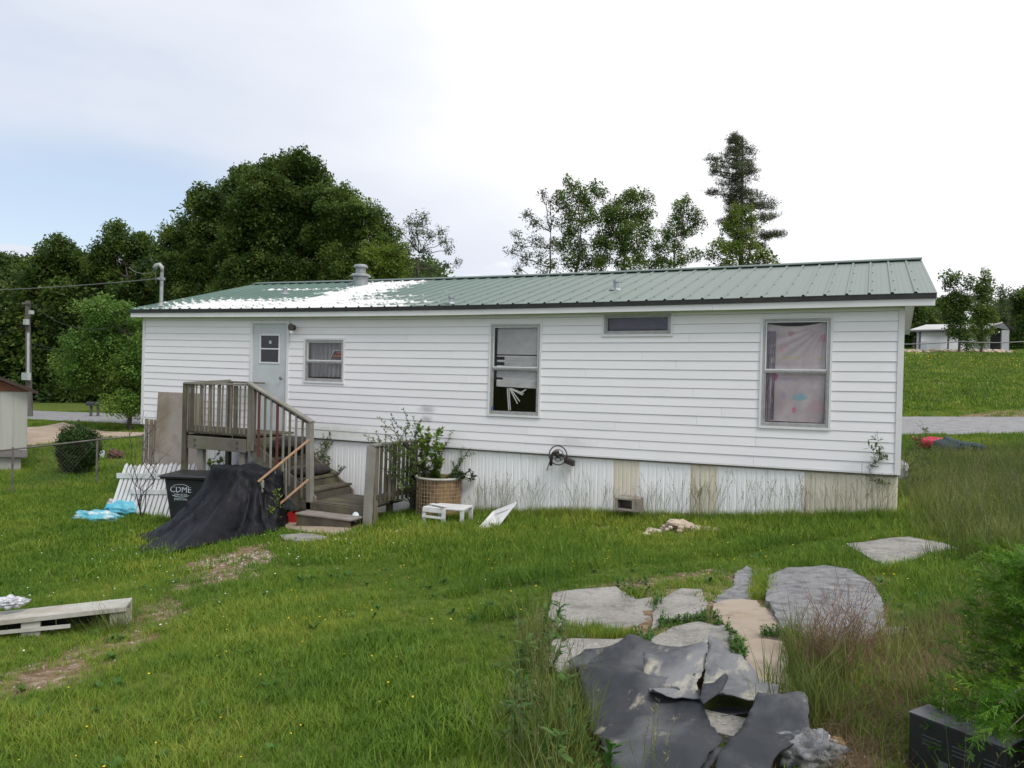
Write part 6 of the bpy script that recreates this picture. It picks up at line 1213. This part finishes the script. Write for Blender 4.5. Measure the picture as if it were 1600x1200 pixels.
for i in range(26):
    h=rn.uniform(.25,.55); s=Vector((jb.x,jb.y,jz+h)); e=Vector(at(rn.uniform(1525,1610),rn.uniform(1075,1150),rn.uniform(2.62,2.95))); pts=limb(mb,s,e,.006,.0015,rn,.1,5); dd=(e-s).normalized()
    for k in range(5): q=s+(e-s)*(.62+.40*k/4)+Vector((rn.gauss(0,.012),rn.gauss(0,.012),rn.gauss(0,.012))); P.append(q); Rr.append((rn.gauss(0,.6),-math.asin(max(-1,min(1,dd.z)))+rn.gauss(0,.25),math.atan2(dd.y,dd.x)+rn.gauss(0,.5))); S.append(rn.uniform(.5,.85))
mb.build('stem',bark,jt); spread('foliage',PS_jun,[tuple(q) for q in P],Rr,S,jt)
# a low branch tip reaching over the carton
# dry twiggy weed in front of the grey mound
dry=mat('dry_red_brown_twig',(.16,.09,.06),(.24,.15,.10),rough=.9)
for i,(px,py,l) in enumerate(((1285,1075,'dry reddish twiggy bush in front of the grey concrete mound'),(1325,1040,'smaller dry twiggy bush right of the grey mound'))):
    g=ground(px,py); b=Vector(g); rn=random.Random(90+i); t=thing('dry_twiggy_weed',tuple(b),l,'dead weed'); mb=MB()
    for _ in range(42):
        a=rn.uniform(0,6.3); H_=rn.uniform(.25,.62); e=b+Vector((math.cos(a)*.28*rn.random(),math.sin(a)*.2*rn.random(),H_)); pts=limb(mb,b+Vector((rn.gauss(0,.06),rn.gauss(0,.05),0)),e,.0022,.0008,rn,.12,6)
        for _ in range(4): s=pts[rn.randint(2,5)]; limb(mb,s,s+Vector((rn.gauss(0,.08),rn.gauss(0,.08),rn.uniform(.02,.14))),.0011,.0006,rn,.1,3)
    mb.build('stem',dry,t)

print('LEAF FACES',NT)
# ================= grass =================
def grassmat(name,a,b,c,trans=.3): return leafmat(name,a,b,c,trans=trans,rough=.6)
GM=grassmat('lawn_blades',(.055,.13,.010),(.125,.225,.018),(.29,.33,.045)); GT=grassmat('tall_blades',(.06,.10,.016),(.12,.165,.03),(.24,.25,.075)); GD=grassmat('dry_blades',(.12,.08,.04),(.20,.15,.075),(.30,.24,.13)); GS=grassmat('seed_stalks',(.09,.12,.045),(.15,.17,.07),(.24,.23,.11)); GW=grassmat('broad_weed_leaves',(.03,.09,.015),(.06,.15,.025),(.11,.20,.04))
def tuft(seed,n,R,h,w,lean=.5,segs=3):
    rn=random.Random(seed); mb=MB()
    for i in range(n):
        a=rn.uniform(0,6.28); r=R*math.sqrt(rn.random()); b=Vector((r*math.cos(a),r*math.sin(a),-.01)); d=rn.uniform(0,6.28); H_=h*rn.uniform(.45,1.15); ln=lean*rn.uniform(.3,1.3); dv=Vector((math.cos(d),math.sin(d),0)); sd=Vector((-dv.y,dv.x,0)); v=[]
        for k in range(segs+1):
            t=k/segs; p=b+dv*(ln*H_*t*t)+Vector((0,0,H_*(t-.28*ln*t*t))); ww=w*(1-t**1.6)*.5*rn.uniform(.8,1.1)
            v+= [p-sd*ww,p+sd*ww] if k<segs else [p]
        mb.add(v,[(2*k,2*k+1,2*k+3,2*k+2) for k in range(segs-1)]+[(2*segs-2,2*segs-1,2*segs)])
    return mb
def stalk(seed,n,R,h):
    rn=random.Random(seed); mb=MB()
    for i in range(n):
        a=rn.uniform(0,6.28);r=R*math.sqrt(rn.random()); b=Vector((r*math.cos(a),r*math.sin(a),0)); H_=h*rn.uniform(.6,1.15); d=Vector((rn.gauss(0,.16),rn.gauss(0,.16),1)).normalized(); bend=Vector((rn.gauss(0,.1),rn.gauss(0,.1),-.02)); pts=[b+d*H_*t+bend*H_*t*t for t in (0,.35,.7,1)]; mb.tube(pts,.0016,3,r2=.0009)
        for k in range(14):
            t=.72+.3*k/14; p=b+d*H_*t+bend*H_*t*t; q=Vector((rn.gauss(0,1),rn.gauss(0,1),1.2)).normalized()*H_*.05; s=q.cross(d).normalized()*.0028; mb.add([p,p+q*.5+s,p+q,p+q*.5-s],[(0,1,2,3)])
    return mb
def broad(seed,n,h,ll):
    rn=random.Random(seed); mb=MB()
    for i in range(n):
        a=rn.uniform(0,6.28); e=rn.uniform(.15,1.1); d=Vector((math.cos(a)*math.cos(e),math.sin(a)*math.cos(e),math.sin(e))); b=Vector((0,0,rn.uniform(0,h))); L_=ll*rn.uniform(.6,1.2); s=Vector((-d.y,d.x,0)).normalized()*L_*.16; dn=Vector((0,0,-.25*L_)); mb.add([b,b+d*L_*.35+s,b+d*L_*.35-s,b+d*L_*.75+s*.8+dn*.4,b+d*L_*.75-s*.8+dn*.4,b+d*L_+dn],[(0,1,2),(1,3,4,2),(3,5,4)])
    if h>.05: mb.tube([(0,0,0),(0,0,h)],.003,4)
    return mb
def flower(seed,h,r,n=5):
    rn=random.Random(seed); mb=MB(); mb.add([(r*math.cos(a),r*math.sin(a),h+rn.uniform(-.003,.003)) for a in np.linspace(0,6.28,8)[:-1]]+[(0,0,h+.006)],[(k,(k+1)%7,7) for k in range(7)]); return mb
PG=dict(lawn=protoset('lawn_tuft',[(tuft(i,18,.07,.085,.0055,.7),GM) for i in range(6)]),
 mid=protoset('meadow_tuft',[(tuft(20+i,16,.07,.17,.0065,.6),GM) for i in range(6)]),
 far=protoset('far_tuft',[(tuft(40+i,16,.16,.13,.016,.6,2),GM) for i in range(4)]),
 hill=protoset('hill_tuft',[(tuft(140+i,16,.5,.22,.05,.6,2),GM) for i in range(3)]+[(tuft(150,16,.5,.22,.05,.6,2),GT)]),
 tall=protoset('tall_tuft',[(tuft(60+i,16,.09,.42,.0065,.45,4),GT) for i in range(5)]),
 dry=protoset('dry_tuft',[(tuft(80+i,16,.10,.22,.003,1.0,4),GD) for i in range(5)]),
 stalk=protoset('seed_stalk',[(stalk(i,5,.07,.62),GS) for i in range(5)]),
 weed=protoset('broad_weed',[(broad(i,14,.02,.12),GW) for i in range(3)]+[(broad(10+i,26,.26,.10),GW) for i in range(3)]))
dy=mat('dandelion_yellow',(.75,.52,.02),rough=.8); cw=mat('clover_white',(.62,.62,.55),rough=.8)
PG['yellow']=protoset('yellow_flower',[(flower(i,.10+.03*i,.011),dy) for i in range(3)]); PG['white']=protoset('white_flower',[(flower(i,.06+.02*i,.009),cw) for i in range(3)])
def vnoise(x,y,s,seed=0):
    return (np.sin(x*s*1.3+seed)*np.cos(y*s*1.1+seed*2+np.sin(x*s*.7))+np.sin(x*s*.53+y*s*.81+seed*3)+.6*np.sin(x*s*2.9-y*s*2.3+seed))/2.6
def gvis(px): return gpoly(px)
Z_right=gvis([(1412,760),(1412,715),(1500,705),(1800,690),(1900,900),(1900,1290),(1400,1290),(1500,1120),(1560,1000),(1540,900),(1500,850),(1450,800)])
Z_dry=gvis([(1165,960),(1215,985),(1350,1000),(1430,985),(1560,940),(1620,1010),(1600,1120),(1440,1120),(1430,1230),(1270,1230),(1250,1140),(1190,1060)])
Z_left=gvis([(820,1010),(850,985),(890,1000),(925,1060),(950,1120),(1000,1160),(1040,1290),(780,1290),(800,1120)])
Z_mid=gvis([(600,815),(640,800),(735,800),(830,800),(1000,808),(1400,800),(1500,860),(1480,1000),(1380,900),(1100,870),(950,880),(830,930),(800,1250),(720,1250),(760,1000),(620,850)])
Z_bush2=gvis([(1180,1130),(1190,1050),(1230,1010),(1300,1020),(1330,1090),(1280,1170)])
Z_tuftL=gvis([(120,985),(160,965),(215,960),(215,985),(165,1000)])
EX=[p for p in CR]+[DRV]
def sample(n,t0,t1,smax=.80,power=1):
    t=np.sqrt(rng.uniform(t0**2,t1**2,n)); s=t*rng.uniform(-smax,smax,n); x=CP[0]+s*r2[0]+t*f2[0]; y=CP[1]+s*r2[1]+t*f2[1]; return x,y
RCn=np.array(RC)
def roadd(x,y):
    d=np.full(x.shape,1e9)
    for a,b in zip(RCn,RCn[1:]):
        ab=b-a; t=np.clip(((x-a[0])*ab[0]+(y-a[1])*ab[1])/(ab@ab),0,1); d=np.minimum(d,np.hypot(x-a[0]-t*ab[0],y-a[1]-t*ab[1]))
    return d
def okay(x,y,dirtk=1.0,house=.0):
    k=np.ones(x.shape,bool)
    for p in EX: k&=~inpoly(x,y,p)
    k&=~((x>-.1-house)&(x<L+.05+house)&(y>.02-house)&(y<YD+.1)); k&=roadd(x,y)>2.45
    k&=~((x>4.25)&(x<6.85)&(y>-1.6)&(y<0)); k&=~((x>-12.5)&(x<nb.x+.1)&(inpoly(x,y,[NP(0,0,0)[:2],NP(W2_,0,0)[:2],NP(W2_,11,0)[:2],NP(0,11,0)[:2]])))
    return k&(rng.uniform(0,1,x.shape)>dirt(x,y)*dirtk*(.75+.35*vnoise(x,y,7,3)))
def place(name,key,x,y,sc,tilt=.15,up=0,**k):
    z=gz(x,y)+up; P=np.stack([x,y,z],1); return scatter(name,PG[key],P,rrot(len(x),tilt),sc,kind='stuff',**k)
# lawn, nearest band dense and fine
x,y=sample(44000,1.6,9.5); hm=np.where(vnoise(x,y,1.1,5)>0,1.05,.65)*(1+.4*vnoise(x,y,2.6,9)); k=okay(x,y)&~inpoly(x,y,Z_dry); x,y,hm=x[k],y[k],hm[k]
place('lawn_grass','lawn',x,y,hm*rng.uniform(.7,1.3,len(x))*.95,label='short green lawn grass near the camera',cat='grass')
x,y=sample(52000,9.3,24,.82); k=okay(x,y,.95); x,y=x[k],y[k]; tt=st(x,y)[1]
place('lawn_grass','far',x,y,(.55+.025*tt)*rng.uniform(.7,1.2,len(x))*(1+.2*vnoise(x,y,2,1)),label='green lawn grass in front of and beside the home',cat='grass')
x,y=sample(30000,24,47,.82); S_,T_=st(x,y); k=okay(x,y)&((S_/T_<-.42)|(S_/T_>.45)); x,y=x[k],y[k]
place('lawn_grass','far',x,y,1.15*rng.uniform(.7,1.3,len(x)),label='grass near the road and driveway',cat='grass')
x,y=sample(60000,30,82,.80); S_,T_=st(x,y); k=(S_/T_>.45)&okay(x,y); x,y=x[k],y[k]
place('field_grass','hill',x,y,.9*rng.uniform(.7,1.2,len(x)),label='grass of the sloping field below the barns',cat='grass')
x,y=sample(60000,1.0,9.5,1.35); S_,T_=st(x,y); k=okay(x,y)&(np.abs(S_/T_)>.78); x,y=x[k],y[k]; place('lawn_grass','far',x,y,.8*rng.uniform(.7,1.3,len(x)),label='lawn grass to either side of the camera',cat='grass')
x,y=sample(26000,9.3,24,1.2); S_,T_=st(x,y); k=okay(x,y)&(np.abs(S_/T_)>.8); x,y=x[k],y[k]; place('lawn_grass','far',x,y,1.0*rng.uniform(.7,1.3,len(x)),label='lawn grass farther out to either side',cat='grass')
x,y=sample(5200,1.8,14,.85); k=okay(x,y)&(vnoise(x,y,1.7,12)>-.1); x,y=x[k],y[k]; place('thatch','dry',x,y,.36*rng.uniform(.6,1.3,len(x)),.5,label='dry straw-coloured thatch mixed through the lawn',cat='grass')
# meadow height, towards the wall and the right
def zone(poly,n,key,sc,name,label,cat='grass',dk=1.0,tilt=.15,cond=None,seed=1):
    P=np.array(poly); x=rng.uniform(P[:,0].min(),P[:,0].max(),n); y=rng.uniform(P[:,1].min(),P[:,1].max(),n); k=inpoly(x,y,poly)&okay(x,y,dk)
    if cond is not None: k&=cond(x,y)
    x,y=x[k],y[k]; 
    if len(x): place(name,key,x,y,sc*rng.uniform(.65,1.25,len(x)),tilt,label=label,cat=cat)
bnd=lambda s,th,sd=1:(lambda x,y:vnoise(x,y,s,sd)>th)
zone(Z_mid,9000,'mid',.95,'meadow_grass','longer green grass along the foot of the wall and round the slabs',cond=bnd(1.6,-.25))
x=rng.uniform(7.2,14.6,1000); y=-.06-np.abs(rng.normal(0,.25,1000)); k=okay(x,y,.5); place('meadow_grass','mid',x[k],y[k],rng.uniform(.8,1.3,k.sum()),label='fringe of grass growing against the skirting',cat='grass')
x=rng.uniform(6.9,14.5,150); y=-.1-np.abs(rng.normal(0,.22,150)); k=okay(x,y,.3)&(rng.uniform(0,1,150)<.75)&((x<7.4)|(x>8.4)|(rng.uniform(0,1,150)<.3)); place('seed_stalks','stalk',x[k],y[k],rng.uniform(.7,1.25,k.sum()),.12,label='thin dry seed stalks standing against the skirting',cat='grass')
zone(Z_right,8000,'tall',.85,'tall_grass','tall rank grass at the right edge',cond=bnd(1.3,-.55)); zone(Z_right,900,'stalk',.9,'seed_stalks','seed stalks above the tall grass at the right',cond=bnd(1.0,-.1,4)); zone(Z_right,2500,'mid',1.3,'meadow_grass','undergrowth of the tall grass at the right')
# weeds beyond the right corner of the home
x=rng.uniform(14.75,26,5200); y=rng.uniform(-3.5,9.5,5200); tt_=st(x,y)[1]; k=okay(x,y)&(tt_>7)&(tt_<17.5)&(vnoise(x,y,1.2,2)>-.5); place('tall_grass','tall',x[k],y[k],rng.uniform(.6,1.15,k.sum()),label='tall grass on the slope right of the home',cat='grass')
x=rng.uniform(14.75,26,700); y=rng.uniform(-3,9,700); k=okay(x,y)&(st(x,y)[1]>8); place('seed_stalks','stalk',x[k],y[k],rng.uniform(.7,1.2,k.sum()),label='seed stalks on the slope right of the home',cat='grass')
zone(Z_dry,2600,'dry',.8,'dry_grass','matted dry brown grass right of the patio',dk=.3,tilt=.5); zone(Z_dry,1500,'mid',.9,'meadow_grass','green blades mixed in the dry grass',dk=.6,cond=bnd(3,-.1)); zone(Z_dry,260,'tall',.75,'tall_grass','tall blades among the dry weeds',dk=.4,cond=bnd(2,.1))
zone(Z_bush2,170,'tall',.8,'tall_grass','clump of upright grass right of the rubber sheet',dk=0)
zone(Z_left,620,'tall',.78,'tall_grass','tall clump of grass left of the rubber sheet',dk=.2,cond=bnd(2.5,-.4)); zone(Z_left,240,'weed',.8,'broad_weeds','broad-leaved weeds left of the rubber sheet',cat='weeds',dk=.2); zone(Z_left,80,'stalk',.8,'seed_stalks','dry seed heads over the rubber sheet',dk=0)
zone(Z_tuftL,60,'tall',.65,'tall_grass','lush tuft of grass at the end of the plank bench',dk=0,tilt=.35)
# weeds in the patio joints
for i,(pts,key,n,s_) in enumerate((([(425,355),(480,350),(560,345),(600,330),(640,360),(680,400),(665,408),(630,372),(560,362),(480,376),(430,385)],'weed',150,.24),([(650,425),(690,425),(715,465),(705,490),(670,480)],'weed',60,.24),([(735,215),(790,215),(795,280),(770,292),(730,280)],'mid',60,.75),([(120,380),(260,380),(350,395),(345,412),(120,412)],'mid',110,.5),([(290,220),(400,230),(400,275),(340,275),(290,250)],'weed',14,.32),([(395,390),(410,400),(400,440),(365,430),(362,400)],'weed',30,.25),([(410,285),(445,300),(430,340),(412,330)],'weed',16,.35),([(750,390),(860,395),(855,420),(760,412)],'weed',40,.22))):
    poly=gpoly([(820+a*.4875,800+b*.4872) for a,b in pts]); P=np.array(poly); x=rng.uniform(P[:,0].min(),P[:,0].max(),n*2); y=rng.uniform(P[:,1].min(),P[:,1].max(),n*2); k=inpoly(x,y,poly); place('joint_weeds',key,x[k],y[k],s_*rng.uniform(.7,1.3,k.sum()),.25,up=.01,label='weeds growing in a joint of the broken patio',cat='weeds')
# scattered rosettes and flowers
x,y=sample(700,2,9); k=okay(x,y); place('broad_weeds','weed',x[k],y[k],rng.uniform(.35,.7,k.sum()),idx=None) if 0 else None
k=k&(rng.uniform(0,1,len(x))<.35); P=np.stack([x[k],y[k],gz(x[k],y[k])],1); scatter('broad_weeds',PG['weed'],P,rrot(k.sum(),.1),rng.uniform(.4,.8,k.sum()),idx=rng.integers(0,3,k.sum()),kind='stuff',label='low broad-leaved weeds scattered through the lawn',cat='weeds')
x,y=sample(800,3,13); k=okay(x,y)&((vnoise(x,y,.6,8)>.1)|(x>9)); place('dandelions','yellow',x[k],y[k],rng.uniform(.4,.8,k.sum()),label='small yellow flowers in the grass',cat='flowers')
x,y=sample(500,4,13); k=okay(x,y)&(x<9); place('clover_flowers','white',x[k],y[k],rng.uniform(.7,1.2,k.sum()),label='small white clover flowers in the left lawn',cat='flowers')
x,y=sample(2600,45,78,.78); S_,T_=st(x,y); k=(S_/T_>.48)&(vnoise(x,y,.12,3)>-.1); scatter('field_flowers',PG['yellow'],np.stack([x[k],y[k],gz(x[k],y[k])+.1],1),rrot(k.sum(),.1),rng.uniform(2,4.5,k.sum()),kind='stuff',label='yellow flowers speckling the hill field',cat='flowers')
# loose stones and litter on bare soil
stm=mat('small_stones',(.24,.19,.14),(.38,.32,.26),objrand=.25,rough=.9); PG['stone']=protoset('pebble',[(MB().blob((0,0,0),.02,.015,.010,seed=i,amp=.2,nu=6,nv=4),stm) for i in range(4)])
Z_peb=gvis([(290,870),(425,862),(420,905),(300,915)]); P=np.array(Z_peb); x=rng.uniform(P[:,0].min(),P[:,0].max(),1600); y=rng.uniform(P[:,1].min(),P[:,1].max(),1600); k=inpoly(x,y,Z_peb)&(vnoise(x,y,4,2)>-.1); place('pebbles','stone',x[k],y[k],rng.uniform(.4,1.6,k.sum()),.4,up=.005,label='pale gravel in the bare patch before the grill cover',cat='gravel')
x,y=sample(9000,2.5,9.5); d_=dirt(x,y); k=(d_>.35); k&=~np.any([inpoly(x,y,p) for p in CR],axis=0); place('pebbles','stone',x[k],y[k],rng.uniform(.25,.8,k.sum()),.4,up=.004,label='scattered grit on the worn bare soil',cat='gravel')
